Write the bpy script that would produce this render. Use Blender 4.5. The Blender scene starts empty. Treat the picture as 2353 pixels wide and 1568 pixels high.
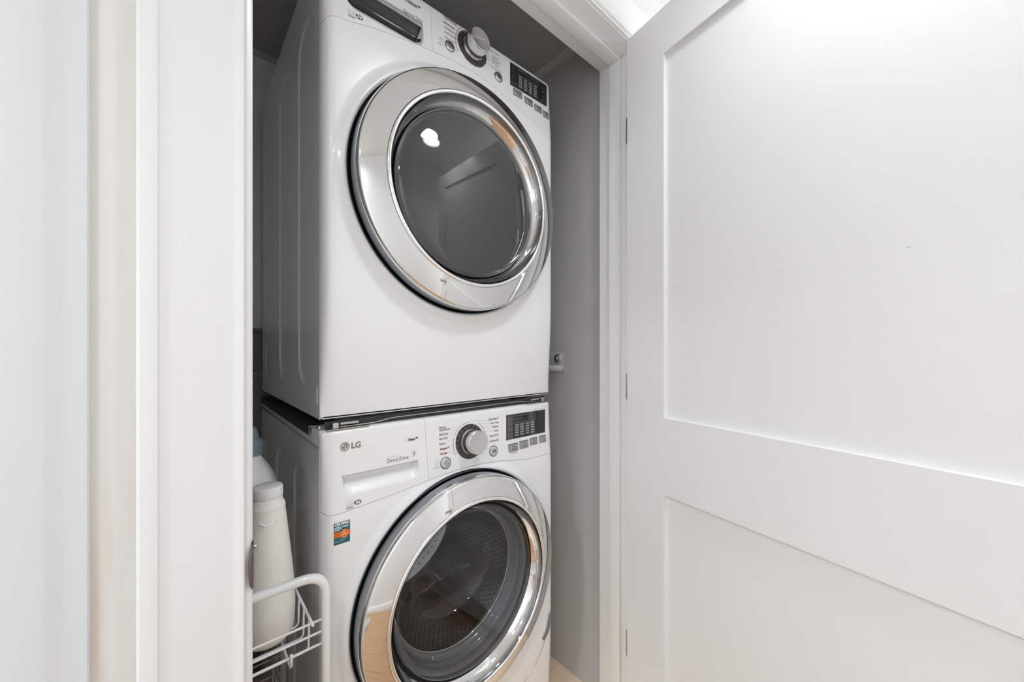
import bpy, bmesh, math, random
from mathutils import Vector, Matrix
random.seed(7)
PI = math.pi
C = bpy.context.scene.collection
SC = bpy.context.scene

# ------------------------------------------------------------------ camera, world, lights, exposure
cam_d = bpy.data.cameras.new('camera'); cam = bpy.data.objects.new('camera', cam_d); C.objects.link(cam)
cam.location = (-0.20981, -0.80489, 1.15264)
cam.rotation_euler = (PI/2, 0, -math.radians(41.2134))
cam_d.sensor_width = 36; cam_d.lens = 36*867.334/2353; cam_d.shift_y = 0.00684
cam_d.clip_start = 0.01
SC.camera = cam
w = bpy.data.worlds.new('world'); SC.world = w; w.use_nodes = True
w.node_tree.nodes['Background'].inputs[0].default_value = (0.62, 0.74, 0.95, 1)
w.node_tree.nodes['Background'].inputs[1].default_value = 1.0
SC.view_settings.view_transform = 'Standard'; SC.view_settings.look = 'None'
SC.view_settings.exposure = -0.53; SC.view_settings.gamma = 1.0
SC.view_settings.use_curve_mapping = False
SC.cycles.use_denoising = True
SC.cycles.max_bounces = 14; SC.cycles.diffuse_bounces = 8; SC.cycles.glossy_bounces = 6
SC.cycles.transparent_max_bounces = 16; SC.cycles.transmission_bounces = 8
SC.cycles.sample_clamp_indirect = 6.0
HALL_Z = 2.262
def area(name, loc, rot, size, power, col=(1, 1, 1), shape='DISK', size_y=None, spread=PI):
    d = bpy.data.lights.new(name, 'AREA'); d.shape = shape; d.size = size
    if size_y: d.size_y = size_y
    d.energy = power; d.color = col; d.spread = spread
    o = bpy.data.objects.new(name, d); C.objects.link(o); o.location = loc; o.rotation_euler = rot
    return o
LAMPS = [(0.43, -0.78), (-1.55, -0.60), (-0.80, -1.12), (1.7, -0.82)]  # last two unseen, added to lift closet and door and brighten the hinge gap
LAMP_W = [5.2, 32.0, 6.5, 8.0]
for (lx, ly), lw in zip(LAMPS, LAMP_W):
    area('downlight_glow', (lx, ly, HALL_Z-0.012), (0, 0, 0), 0.15, lw, (0.905, 0.955, 1.0), spread=math.radians(135))
# daylight entering through the two windows of the hallway
area('window_daylight', (-3.58, -0.82, 1.35), (0, -PI/2, 0), 0.9, 16, (0.82, 0.91, 1.0), 'RECTANGLE', 0.8)
area('window_daylight_right', (2.52, -0.82, 1.40), (0, PI/2, 0), 1.2, 32, (0.84, 0.92, 1.0), 'RECTANGLE', 0.8)

# ------------------------------------------------------------------ materials
def mat(name, col, rough=0.5, metal=0.0, ior=1.5, coat=0.0, bump=0.0, bscale=300.0, var=0.0, vscale=4.0, spec=0.5, emit=None, estr=0.0, coat_rough=0.03, sss=0.0):
    m = bpy.data.materials.new(name); m.use_nodes = True
    nt = m.node_tree; b = nt.nodes['Principled BSDF']
    b.inputs['Base Color'].default_value = (*col, 1)
    b.inputs['Roughness'].default_value = rough; b.inputs['Metallic'].default_value = metal
    b.inputs['IOR'].default_value = ior; b.inputs['Coat Weight'].default_value = coat
    b.inputs['Coat Roughness'].default_value = coat_rough
    b.inputs['Specular IOR Level'].default_value = spec
    if emit:
        b.inputs['Emission Color'].default_value = (*emit, 1); b.inputs['Emission Strength'].default_value = estr
    tc = nt.nodes.new('ShaderNodeTexCoord')
    if var > 0:
        n = nt.nodes.new('ShaderNodeTexNoise'); n.inputs['Scale'].default_value = vscale; n.inputs['Detail'].default_value = 4
        nt.links.new(tc.outputs['Object'], n.inputs['Vector'])
        r = nt.nodes.new('ShaderNodeMixRGB'); r.blend_type = 'MIX'
        r.inputs[1].default_value = (*[c*(1-var) for c in col], 1); r.inputs[2].default_value = (*[min(1, c*(1+var)) for c in col], 1)
        nt.links.new(n.outputs['Fac'], r.inputs[0]); nt.links.new(r.outputs[0], b.inputs['Base Color'])
    if bump > 0:
        n2 = nt.nodes.new('ShaderNodeTexNoise'); n2.inputs['Scale'].default_value = bscale; n2.inputs['Detail'].default_value = 3
        nt.links.new(tc.outputs['Object'], n2.inputs['Vector'])
        bp = nt.nodes.new('ShaderNodeBump'); bp.inputs['Strength'].default_value = bump; bp.inputs['Distance'].default_value = 0.001
        nt.links.new(n2.outputs['Fac'], bp.inputs['Height']); nt.links.new(bp.outputs[0], b.inputs['Normal'])
    return m
M = {}
M['trim'] = mat('white_trim_paint', (0.89, 0.89, 0.885), 0.30, bump=0.12, bscale=60, var=0.008)
M['coolwhite'] = mat('white_paint_cool_light', (0.66, 0.675, 0.685), 0.35, bump=0.1, bscale=60)  # white trim with cool light and dimming put into its colour
M['casing'] = mat('casing_paint', (0.765, 0.765, 0.76), 0.30, bump=0.12, bscale=60, var=0.008)  # trim paint darkened in colour to offset strong light on the left casing
M['door'] = mat('white_door_paint', (0.84, 0.84, 0.835), 0.34, bump=0.12, bscale=260, var=0.006)
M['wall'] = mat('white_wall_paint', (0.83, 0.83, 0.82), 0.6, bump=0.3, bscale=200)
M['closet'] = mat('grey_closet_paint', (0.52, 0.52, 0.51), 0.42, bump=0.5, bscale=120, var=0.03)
M['backwall'] = mat('back_wall_paint', (0.80, 0.80, 0.79), 0.5, bump=0.3, bscale=120)
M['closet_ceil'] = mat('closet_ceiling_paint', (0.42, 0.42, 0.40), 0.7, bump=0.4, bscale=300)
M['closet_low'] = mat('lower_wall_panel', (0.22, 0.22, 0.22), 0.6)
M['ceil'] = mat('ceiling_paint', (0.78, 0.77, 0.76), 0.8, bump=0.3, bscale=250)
M['enamel'] = mat('white_enamel', (0.875, 0.885, 0.895), 0.22, coat=0.35, coat_rough=0.05)
M['plastic'] = mat('white_plastic', (0.87, 0.875, 0.875), 0.26, coat=0.15, coat_rough=0.1)
M['sidesteel'] = mat('painted_side_steel', (0.84, 0.85, 0.845), 0.28, coat=0.3, coat_rough=0.12)
M['chrome'] = mat('chrome', (0.80, 0.80, 0.80), 0.035, 1.0, bump=0.02, bscale=30)
M['satin'] = mat('satin_silver', (0.66, 0.66, 0.66), 0.20, 1.0)
M['brightrim'] = mat('bright_rim', (0.92, 0.92, 0.92), 0.10, 1.0)
M['darkchrome'] = mat('dark_chrome', (0.30, 0.32, 0.34), 0.16, 1.0)
M['recess'] = mat('recess_grey', (0.11, 0.12, 0.13), 0.3, coat=0.3)
M['dark'] = mat('dark_plastic', (0.02, 0.02, 0.02), 0.4)
M['dial'] = mat('dial_brown_black', (0.045, 0.038, 0.036), 0.25)
M['button'] = mat('button_grey', (0.42, 0.42, 0.43), 0.3, 0.6)
M['display'] = mat('display_black', (0.022, 0.022, 0.024), 0.10)
M['dispgrey'] = mat('display_grey', (0.085, 0.08, 0.095), 0.2)
M['chip'] = mat('indicator_grey', (0.27, 0.27, 0.26), 0.4)
M['gasket'] = mat('grey_rubber', (0.19, 0.20, 0.22), 0.24, coat=0.25)
M['drum'] = mat('drum_steel', (0.42, 0.42, 0.43), 0.17, 1.0)
M['hole'] = mat('drum_hole', (0.004, 0.004, 0.004), 0.8)
M['rubber'] = mat('black_rubber', (0.028, 0.028, 0.03), 0.55, var=0.3, vscale=30)
M['steel'] = mat('bare_steel', (0.55, 0.54, 0.52), 0.28, 1.0)
M['ink'] = mat('grey_ink', (0.10, 0.10, 0.105), 0.5)
M['inklight'] = mat('light_grey_ink', (0.42, 0.42, 0.42), 0.5)
M['inkred'] = mat('dark_red_ink', (0.30, 0.045, 0.06), 0.5)
M['logo'] = mat('taupe_logo', (0.30, 0.265, 0.24), 0.35, 0.4)
M['teal'] = mat('sticker_teal', (0.0, 0.125, 0.17), 0.4)
M['orange'] = mat('sticker_orange', (0.80, 0.15, 0.02), 0.4)
M['cream'] = mat('sticker_cream', (0.86, 0.66, 0.50), 0.5)
M['peach'] = mat('sticker_peach', (0.9, 0.55, 0.25), 0.5)
M['white'] = mat('white_print', (0.88, 0.9, 0.9), 0.5)
M['hdpe'] = mat('white_bottle_plastic', (0.90, 0.89, 0.855), 0.38, bump=0.2, bscale=150)
M['cap'] = mat('white_cap_plastic', (0.84, 0.84, 0.86), 0.35)
M['bluecap'] = mat('smoky_blue_cap', (0.25, 0.31, 0.37), 0.25, coat=0.5)
M['wire'] = mat('white_powder_coat', (0.82, 0.83, 0.84), 0.25, coat=0.3)
M['hinge'] = mat('brushed_nickel', (0.48, 0.44, 0.38), 0.35, 1.0)
M['strike'] = mat('aged_bronze_strike', (0.22, 0.17, 0.15), 0.35, 0.9)
M['cloth'] = mat('grey_cloth', (0.22, 0.22, 0.23), 0.9)
M['rug'] = mat('grey_shag', (0.50, 0.49, 0.49), 0.95, var=0.25, vscale=40)
M['darkwood'] = mat('dark_furniture', (0.015, 0.022, 0.032), 0.3)
M['lamp'] = mat('lamp_lens', (0.9, 0.9, 0.9), 0.5, emit=(1.0, 0.96, 0.9), estr=22.0)
M['mirrorfab'] = mat('blue_curtain', (0.35, 0.42, 0.62), 0.8)
def wood(name, c1, c2):
    m = bpy.data.materials.new(name); m.use_nodes = True; nt = m.node_tree; b = nt.nodes['Principled BSDF']
    tc = nt.nodes.new('ShaderNodeTexCoord'); mp = nt.nodes.new('ShaderNodeMapping'); mp.inputs['Scale'].default_value = (1.2, 14, 1)
    n = nt.nodes.new('ShaderNodeTexNoise'); n.inputs['Scale'].default_value = 5; n.inputs['Detail'].default_value = 6
    cr = nt.nodes.new('ShaderNodeValToRGB'); cr.color_ramp.elements[0].color = (*c1, 1); cr.color_ramp.elements[1].color = (*c2, 1)
    cr.color_ramp.elements[0].position = 0.3; cr.color_ramp.elements[1].position = 0.75
    nt.links.new(tc.outputs['Object'], mp.inputs[0]); nt.links.new(mp.outputs[0], n.inputs['Vector'])
    nt.links.new(n.outputs['Fac'], cr.inputs[0]); nt.links.new(cr.outputs[0], b.inputs['Base Color']); b.inputs['Roughness'].default_value = 0.32
    return m
M['oak'] = wood('oak_floor', (0.90, 0.68, 0.49), (0.95, 0.76, 0.57))
M['oakhall'] = wood('oak_floor_hall', (0.40, 0.23, 0.115), (0.50, 0.30, 0.165))
def thin_glass(name, tint=(0.93, 0.95, 0.96), ior=1.5, rough=0.0, f0k=1.0):
    m = bpy.data.materials.new(name); m.use_nodes = True; nt = m.node_tree
    for n in list(nt.nodes):
        if n.type != 'OUTPUT_MATERIAL': nt.nodes.remove(n)
    out = nt.nodes['Material Output']
    t = nt.nodes.new('ShaderNodeBsdfTransparent'); t.inputs[0].default_value = (*tint, 1)
    g = nt.nodes.new('ShaderNodeBsdfGlossy'); g.inputs['Roughness'].default_value = rough; g.inputs[0].default_value = (0.95, 0.95, 0.95, 1)
    f = nt.nodes.new('ShaderNodeLayerWeight'); f.inputs['Blend'].default_value = 0.5
    p5 = nt.nodes.new('ShaderNodeMath'); p5.operation = 'POWER'; p5.inputs[1].default_value = 4.0
    nt.links.new(f.outputs['Facing'], p5.inputs[0])
    f0 = ((ior-1)/(ior+1))**2*f0k
    ma = nt.nodes.new('ShaderNodeMath'); ma.operation = 'MULTIPLY_ADD'; ma.inputs[1].default_value = 1-f0; ma.inputs[2].default_value = f0
    nt.links.new(p5.outputs[0], ma.inputs[0])
    mx = nt.nodes.new('ShaderNodeMixShader')
    nt.links.new(ma.outputs[0], mx.inputs[0]); nt.links.new(t.outputs[0], mx.inputs[1]); nt.links.new(g.outputs[0], mx.inputs[2])
    nt.links.new(mx.outputs[0], out.inputs[0])
    return m
M['glass'] = thin_glass('washer_glass', (0.86, 0.87, 0.88), 1.5, 0.0, 0.8)
M['bowl'] = thin_glass('washer_glass_bowl', (0.82, 0.83, 0.84), 1.5, 0.0, 1.2)
M['pane'] = thin_glass('window_pane_glass')
M['smoked'] = mat('smoked_glass', (0.030, 0.031, 0.031), 0.05, ior=1.40)
M['glassouter'] = thin_glass('dryer_outer_glass', (0.72, 0.73, 0.73), 1.55, 0.0, 2.0)
# casing paint with the stain that sits low on the strip of wall beside it
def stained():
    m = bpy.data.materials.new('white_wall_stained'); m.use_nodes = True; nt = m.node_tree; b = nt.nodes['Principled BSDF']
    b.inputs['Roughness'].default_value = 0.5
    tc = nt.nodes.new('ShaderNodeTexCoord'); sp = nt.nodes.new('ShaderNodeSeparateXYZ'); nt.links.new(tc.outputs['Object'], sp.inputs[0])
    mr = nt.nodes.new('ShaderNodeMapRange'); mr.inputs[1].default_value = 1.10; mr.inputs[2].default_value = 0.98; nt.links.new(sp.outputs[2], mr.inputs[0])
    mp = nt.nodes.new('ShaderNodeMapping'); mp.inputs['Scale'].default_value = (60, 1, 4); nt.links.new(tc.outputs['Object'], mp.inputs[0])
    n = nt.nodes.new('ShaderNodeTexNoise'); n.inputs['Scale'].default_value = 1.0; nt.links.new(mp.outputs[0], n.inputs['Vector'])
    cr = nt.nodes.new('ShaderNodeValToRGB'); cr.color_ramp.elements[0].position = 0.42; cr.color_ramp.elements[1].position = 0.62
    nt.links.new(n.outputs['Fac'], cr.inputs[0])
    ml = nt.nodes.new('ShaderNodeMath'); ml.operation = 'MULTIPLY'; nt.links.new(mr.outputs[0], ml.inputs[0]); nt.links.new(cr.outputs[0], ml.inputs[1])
    mx = nt.nodes.new('ShaderNodeMixRGB'); mx.inputs[1].default_value = (0.76, 0.75, 0.725, 1); mx.inputs[2].default_value = (0.75, 0.655, 0.585, 1)  # wall tone dimmed to offset the hall light; second tone is the stain
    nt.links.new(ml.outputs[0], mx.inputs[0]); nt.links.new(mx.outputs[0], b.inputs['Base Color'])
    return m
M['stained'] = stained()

# ------------------------------------------------------------------ helpers
def obj(name, bm, m, parent=None, smooth=False, loc=None, angle=None):
    me = bpy.data.meshes.new(name); bmesh.ops.recalc_face_normals(bm, faces=bm.faces[:]) if not getattr(bm, '_keep', False) else None
    bm.to_mesh(me); bm.free()
    me.materials.append(m)
    if smooth or angle:
        for p in me.polygons: p.use_smooth = True
        if angle:
            try: me.set_sharp_from_angle(angle=math.radians(angle))
            except Exception: pass
    o = bpy.data.objects.new(name, me); C.objects.link(o)
    if parent: o.parent = parent
    if loc: o.location = loc
    return o
def thing(name, label, cat, loc=(0, 0, 0), group=None):
    o = bpy.data.objects.new(name, None); C.objects.link(o); o.location = loc
    o.empty_display_size = 0.05
    o['label'] = label; o['category'] = cat
    if group: o['group'] = group
    return o
def tag(o, label, cat, group=None):
    o['label'] = label; o['category'] = cat
    if group: o['group'] = group
    return o
def struct(o, label=None, cat=None):
    o['kind'] = 'structure'
    if label: o['label'] = label
    o['category'] = cat or o.name.split('_')[0].split('.')[0]
    return o
def bx(bm, x0, x1, y0, y1, z0, z1, bev=0.0, seg=2):
    r = bmesh.ops.create_cube(bm, size=1)
    vs = r['verts']
    for v in vs:
        v.co = Vector(((x0+x1)/2+v.co.x*(x1-x0), (y0+y1)/2+v.co.y*(y1-y0), (z0+z1)/2+v.co.z*(z1-z0)))
    if bev > 0:
        es = list({e for v in vs for e in v.link_edges})
        bmesh.ops.bevel(bm, geom=es, offset=bev, segments=seg, affect='EDGES', profile=0.5)
    return bm
def box(name, x0, x1, y0, y1, z0, z1, m, parent=None, bev=0.0, seg=2):
    return obj(name, bx(bmesh.new(), x0, x1, y0, y1, z0, z1, bev, seg), m, parent, angle=35 if bev else None)
def lathe(bm, prof, cx, cz, n=128, axis='Y', caps=False):
    """prof = list of (r, a): revolve round the Y axis through (cx,cz) (a = y) or round Z through (cx,cz as y) (a = z)"""
    rows = []
    for r, a in prof:
        row = []
        if r < 1e-6:
            p = Vector((cx, a, cz)) if axis == 'Y' else Vector((cx, cz, a))
            row = [bm.verts.new(p)]*n
        else:
            for k in range(n):
                t = 2*PI*k/n
                p = Vector((cx+r*math.cos(t), a, cz+r*math.sin(t))) if axis == 'Y' else Vector((cx+r*math.cos(t), cz+r*math.sin(t), a))
                row.append(bm.verts.new(p))
        rows.append(row)
    for i in range(len(rows)-1):
        A, B = rows[i], rows[i+1]
        for k in range(n):
            q = [A[k], A[(k+1) % n], B[(k+1) % n], B[k]]
            u = []
            for v in q:
                if v not in u: u.append(v)
            if len(u) > 2:
                try: bm.faces.new(u)
                except ValueError: pass
    return bm
def sweep(bm, pts, r, n=10, close=False):
    pts = [Vector(p) for p in pts]; rings = []
    L = len(pts); up = None
    for i, p in enumerate(pts):
        if close: d = (pts[(i+1) % L]-pts[i-1]).normalized()
        else:
            a = pts[max(i-1, 0)]; b = pts[min(i+1, L-1)]; d = (b-a).normalized()
        if up is None:
            up = Vector((0, 0, 1)) if abs(d.z) < 0.9 else Vector((1, 0, 0))
            up = (up-d*up.dot(d)).normalized()
        else: up = (up-d*up.dot(d)).normalized()
        s = d.cross(up)
        rings.append([bm.verts.new(p+(up*math.cos(2*PI*k/n)+s*math.sin(2*PI*k/n))*r) for k in range(n)])
    for i in range(L-1 if not close else L):
        A, B = rings[i], rings[(i+1) % L]
        for k in range(n): bm.faces.new([A[k], A[(k+1) % n], B[(k+1) % n], B[k]])
    if not close:
        bm.faces.new(rings[0]); bm.faces.new(rings[-1])
    return bm
def rounded(pts, rad, seg=7):
    """polyline with its inner corners rounded"""
    P = [Vector(p) for p in pts]; out = [P[0]]
    for i in range(1, len(P)-1):
        a = (P[i-1]-P[i]); b = (P[i+1]-P[i]); r = min(rad, a.length*0.49, b.length*0.49)
        p0 = P[i]+a.normalized()*r; p1 = P[i]+b.normalized()*r
        for k in range(seg+1):
            t = k/seg; out.append(p0*(1-t)**2+P[i]*2*t*(1-t)+p1*t*t)
    out.append(P[-1]); return out
def ngon(bm, pts):
    return bm.faces.new([bm.verts.new(p) for p in pts])
_fc = {}
def text_polys(s, size, bold=0.0, align='LEFT', shear=0.0, space=1.0):
    cu = bpy.data.curves.new('t', 'FONT'); cu.body = s; cu.size = size; cu.align_x = align; cu.resolution_u = 3
    cu.offset = bold; cu.shear = shear; cu.space_character = space
    o = bpy.data.objects.new('t', cu); C.objects.link(o)
    dg = bpy.context.evaluated_depsgraph_get()
    me = bpy.data.meshes.new_from_object(o.evaluated_get(dg))
    bpy.data.objects.remove(o); bpy.data.curves.remove(cu)
    vs = [(v.co.x, v.co.y) for v in me.vertices]; fs = [tuple(p.vertices) for p in me.polygons]
    bpy.data.meshes.remove(me)
    return vs, fs
FT_ = None; FTS = []
class Flat:
    """flat print collected in (x,z), then laid on a surface y = f(x,z)"""
    def __init__(s): s.v = []; s.f = []
    def text(s, t, x, z, size, bold=0.0, width=None, align='LEFT', slope=0.0, shear=0.0, space=1.0):
        vs, fs = text_polys(t, size, bold, 'LEFT', shear, space)
        if not vs: return s
        mx = max(v[0] for v in vs); mn = min(v[0] for v in vs)
        k = (width/(mx-mn)) if width else 1.0
        off = 0 if align == 'LEFT' else (-(mx-mn)*k if align == 'RIGHT' else -(mx-mn)*k/2)
        b = len(s.v)
        for vx, vz in vs:
            px = (vx-mn)*k+off
            s.v.append((x+px, z+vz+slope*px))
        s.f += [tuple(i+b for i in f) for f in fs]; return s
    def poly(s, pts):
        b = len(s.v); s.v += pts; s.f.append(tuple(range(b, b+len(pts)))); return s
    def line(s, x0, z0, x1, z1, w):
        dx, dz = x1-x0, z1-z0; l = math.hypot(dx, dz) or 1; nx, nz = -dz/l*w/2, dx/l*w/2
        return s.poly([(x0+nx, z0+nz), (x1+nx, z1+nz), (x1-nx, z1-nz), (x0-nx, z0-nz)])
    def rect(s, x0, z0, x1, z1): return s.poly([(x0, z0), (x1, z0), (x1, z1), (x0, z1)])
    def rrect(s, x0, z0, x1, z1, r, n=5):
        if x1-x0 > 0.028:      # large fields follow the curved surface
            for i in range(30):
                for j in range(12): s.rect(x0+(x1-x0)*i/30, z0+(z1-z0)*j/12, x0+(x1-x0)*(i+1)/30, z0+(z1-z0)*(j+1)/12)
            return s
        pts = []
        for cx, cz, a in ((x1-r, z0+r, -90), (x1-r, z1-r, 0), (x0+r, z1-r, 90), (x0+r, z0+r, 180)):
            for k in range(n+1):
                t = math.radians(a+90*k/n); pts.append((cx+r*math.cos(t), cz+r*math.sin(t)))
        return s.poly(pts)
    def frame(s, x0, z0, x1, z1, w):
        s.rect(x0, z0, x1, z0+w); s.rect(x0, z1-w, x1, z1); s.rect(x0, z0+w, x0+w, z1-w); return s.rect(x1-w, z0+w, x1, z1-w)
    def arc(s, cx, cz, r, w, a0, a1, n=32, sx=1.0, sz=1.0):
        for k in range(n):
            t0 = math.radians(a0+(a1-a0)*k/n); t1 = math.radians(a0+(a1-a0)*(k+1)/n)
            s.poly([(cx+(r-w/2)*math.cos(t0)*sx, cz+(r-w/2)*math.sin(t0)*sz), (cx+(r+w/2)*math.cos(t0)*sx, cz+(r+w/2)*math.sin(t0)*sz),
                    (cx+(r+w/2)*math.cos(t1)*sx, cz+(r+w/2)*math.sin(t1)*sz), (cx+(r-w/2)*math.cos(t1)*sx, cz+(r-w/2)*math.sin(t1)*sz)])
        return s
    def disc(s, cx, cz, rx, rz=None, n=32):
        rz = rz or rx
        return s.poly([(cx+rx*math.cos(2*PI*k/n), cz+rz*math.sin(2*PI*k/n)) for k in range(n)])
    def build(s, name, m, parent, surf, lift=0.0004):
        me = bpy.data.meshes.new(name)
        vv = [FT_(x, z) for x, z in s.v] if (FT_ and surf in FTS) else s.v
        me.from_pydata([(x, surf(x, z)-lift, z) for x, z in vv], [], s.f); me.materials.append(m)
        o = bpy.data.objects.new(name, me); C.objects.link(o); o.parent = parent
        if len(s.f) > 6: o['kind'] = 'stuff'      # print too small to pick apart
        return o

# ------------------------------------------------------------------ room: the setting
JF, JB = -0.205, -0.078           # jamb front / back
XL, XR = -0.139, 0.800            # jamb faces
ZH = 2.040
CW = 0.830                        # closet right wall
CLX = -0.345
CB = 0.790                        # closet back wall
CZ = 2.190
HB = -1.42                        # hall rear wall
HX0, HX1 = -3.65, 2.60
FT = 0.10
floor = box('floor', HX0-FT, HX1+FT, HB-FT, CB+FT, -0.10, -0.008, M['oak']); struct(floor)
# planks of the floor
def plank_mesh(L, Wd, m):
    bm = bx(bmesh.new(), 0.0006, L-0.0006, 0.0006, Wd-0.0006, -0.008, 0.0, 0.001, 1)
    me = bpy.data.meshes.new('plank'); bm.to_mesh(me); bm.free(); me.materials.append(m); return me
PL = plank_mesh(1.25, 0.19, M['oakhall'])
y = HB; row = 0
while y < -0.30:
    x = HX0 - (row*0.47) % 1.25
    while x < HX1:
        if x > HX0-0.6 and x+1.25 < HX1+0.9:
            o = bpy.data.objects.new('plank', PL); C.objects.link(o); o.parent = floor; o.location = (x, y, 0)
        x += 1.25
    y += 0.19; row += 1
PC = plank_mesh(1.25, y+0.0, M['oak']) if False else None
yy = y
PL2 = plank_mesh(1.22, 0.19, M['oak'])
while yy < CB:
    o = bpy.data.objects.new('plank', PL2); C.objects.link(o); o.parent = floor; o.location = (-0.37, yy, 0)
    yy += 0.19
# closet walls
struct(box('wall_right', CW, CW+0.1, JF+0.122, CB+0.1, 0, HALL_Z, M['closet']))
wb = struct(box('wall_back', CLX-0.1, CW+0.1, CB, CB+0.1, 0, HALL_Z, M['backwall']))
struct(box('wall_left', CLX-0.1, CLX, JF+0.122, CB, 0, HALL_Z, M['wall']))
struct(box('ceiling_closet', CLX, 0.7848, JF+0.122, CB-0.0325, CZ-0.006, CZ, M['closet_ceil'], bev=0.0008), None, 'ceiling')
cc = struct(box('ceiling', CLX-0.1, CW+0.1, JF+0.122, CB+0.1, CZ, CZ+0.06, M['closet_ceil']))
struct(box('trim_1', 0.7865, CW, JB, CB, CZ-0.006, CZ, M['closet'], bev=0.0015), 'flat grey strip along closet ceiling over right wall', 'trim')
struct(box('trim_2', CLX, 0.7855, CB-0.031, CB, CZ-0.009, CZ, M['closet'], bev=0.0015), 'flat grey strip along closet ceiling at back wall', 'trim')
# dark lower panel on the back wall with a ledge cap
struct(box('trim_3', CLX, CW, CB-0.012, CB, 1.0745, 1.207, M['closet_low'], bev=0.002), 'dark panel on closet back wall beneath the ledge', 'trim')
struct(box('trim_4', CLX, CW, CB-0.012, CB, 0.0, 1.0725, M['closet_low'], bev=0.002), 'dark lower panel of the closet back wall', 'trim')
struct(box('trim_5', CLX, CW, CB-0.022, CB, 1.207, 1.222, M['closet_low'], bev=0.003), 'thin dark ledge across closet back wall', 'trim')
# front wall of the closet: left of the opening, above it, right of it
def wallpiece(name, x0, x1, z0, z1, front=M['wall']):
    o = box(name, x0, x1, JF, JF+0.122, z0, z1, front); return struct(o)
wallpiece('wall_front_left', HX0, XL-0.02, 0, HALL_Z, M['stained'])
wallpiece('wall_front_head', XL-0.02, XR+0.02, ZH+0.02, HALL_Z)
wallpiece('wall_front_right', XR+0.02, HX1, 0, HALL_Z)
# hall far end wall with a window
def wall_with_hole(name, axis, p, t, a0, a1, z0, z1, h):
    bm = bmesh.new(); ha0, ha1, hz0, hz1 = h
    for (u0, u1, v0, v1) in ((a0, ha0, z0, z1), (ha1, a1, z0, z1), (ha0, ha1, z0, hz0), (ha0, ha1, hz1, z1)):
        if axis == 'x': bx(bm, p, p+t, u0, u1, v0, v1)
        else: bx(bm, u0, u1, p, p+t, v0, v1)
    return struct(obj(name, bm, M['wall']))
wall_with_hole('wall_hall_far', 'x', HX0-0.1, 0.1, HB-0.1, JF+0.1, 0, HALL_Z, (-1.26, -0.40, 0.85, 1.85))
struct(box('wall_rear', HX0, HX1, HB-0.1, HB, 0, HALL_Z, M['wall']))
wall_with_hole('wall_hall_end', 'x', HX1, 0.1, HB-0.1, JF+0.1, 0, HALL_Z, (-1.26, -0.40, 0.75, 2.05))
def window(name, axis, p, a0, a1, z0, z1):
    bm = bmesh.new(); f = 0.045
    def b(u0, u1, v0, v1, d0=-0.005, d1=0.06):
        if axis == 'x': bx(bm, p-0.1+0.02+d0, p-0.1+0.02+d1, u0, u1, v0, v1, 0.003, 1)
        else: bx(bm, u0, u1, p-0.1+0.02+d0, p-0.1+0.02+d1, v0, v1, 0.003, 1)
    b(a0, a0+f, z0, z1); b(a1-f, a1, z0, z1); b(a0+f, a1-f, z0, z0+f); b(a0+f, a1-f, z1-f, z1)
    b(a0+f, a1-f, (z0+z1)/2-0.015, (z0+z1)/2+0.015)
    o = obj(name, bm, M['trim']); struct(o)
    bm = bmesh.new()
    if axis == 'x': bx(bm, p-0.055, p-0.052, a0+f, a1-f, z0+f, z1-f)
    else: bx(bm, a0+f, a1-f, p-0.055, p-0.052, z0+f, z1-f)
    obj('pane', bm, M['pane'], o)
window('window_1', 'x', HX0, -1.26, -0.40, 0.85, 1.85)
window('window_2', 'x', HX1+0.1, -1.26, -0.40, 0.75, 2.05)
hc = struct(box('ceiling_hall', HX0-0.1, HX1+0.1, HB-0.1, JF, HALL_Z, HALL_Z+0.08, M['ceil']), None, 'ceiling')
for nm, x0, x1 in (('baseboard_rear', HX0, HX1),):
    struct(box(nm, x0, x1, HB, HB+0.014, 0, 0.10, M['trim'], bev=0.002))
# closet door frame: jambs, stops, casing
jl = struct(box('trim_6', XL-0.02, XL, JF, JB, 0, ZH+0.02, M['trim'], bev=0.0015), 'left white door jamb of the laundry closet', 'door jamb')
jr = struct(box('trim_7', XR, XR+0.02, JF, JB, 0, ZH+0.02, M['trim'], bev=0.0015), 'right white door jamb carrying the hinges', 'door jamb')
jh = struct(box('trim_8', XL, XR, JF, JB, ZH, ZH+0.02, M['trim'], bev=0.0015), 'white head jamb over the closet opening', 'door jamb')
struct(box('trim_9', XR-0.0115, XR, -0.1585, -0.121, 0, ZH-0.0115, M['trim'], bev=0.0015), 'thin white door stop down the right jamb', 'door stop')
struct(box('trim_14', XL, XL+0.004, -0.1585, -0.121, 0, ZH-0.0115, M['trim'], bev=0.001), 'thin white door stop down the left jamb', 'door stop')
struct(box('trim_15', XL, XR, -0.1585, -0.121, ZH-0.0115, ZH, M['trim'], bev=0.0015), 'thin white door stop under the head jamb', 'door stop')
def casing(bm, x0, x1, side, z0, z1):
    # vertical board: side=-1 -> outer edge at x0 ; profile across width
    w = x1-x0
    prof = [(0, 0.0), (0, 0.0130), (0.0030, 0.0160), (0.012, 0.0165), (0.0175, 0.0160), (0.0190, 0.0140), (0.030, 0.0130), (w-0.028, 0.0120), (w-0.020, 0.0105), (w-0.014, 0.0125), (w-0.008, 0.0125), (w-0.004, 0.0075), (w, 0.006), (w, 0)]
    pr = [((x0+p) if side < 0 else (x1-p), JF-d) for p, d in prof]
    A = [bm.verts.new((x, y, z0)) for x, y in pr]; B = [bm.verts.new((x, y, z1(x) if callable(z1) else z1)) for x, y in pr]
    for i in range(len(pr)-1): bm.faces.new([A[i], A[i+1], B[i+1], B[i]])
    bm.faces.new(A); bm.faces.new(B)
CO = 0.1085
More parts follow.
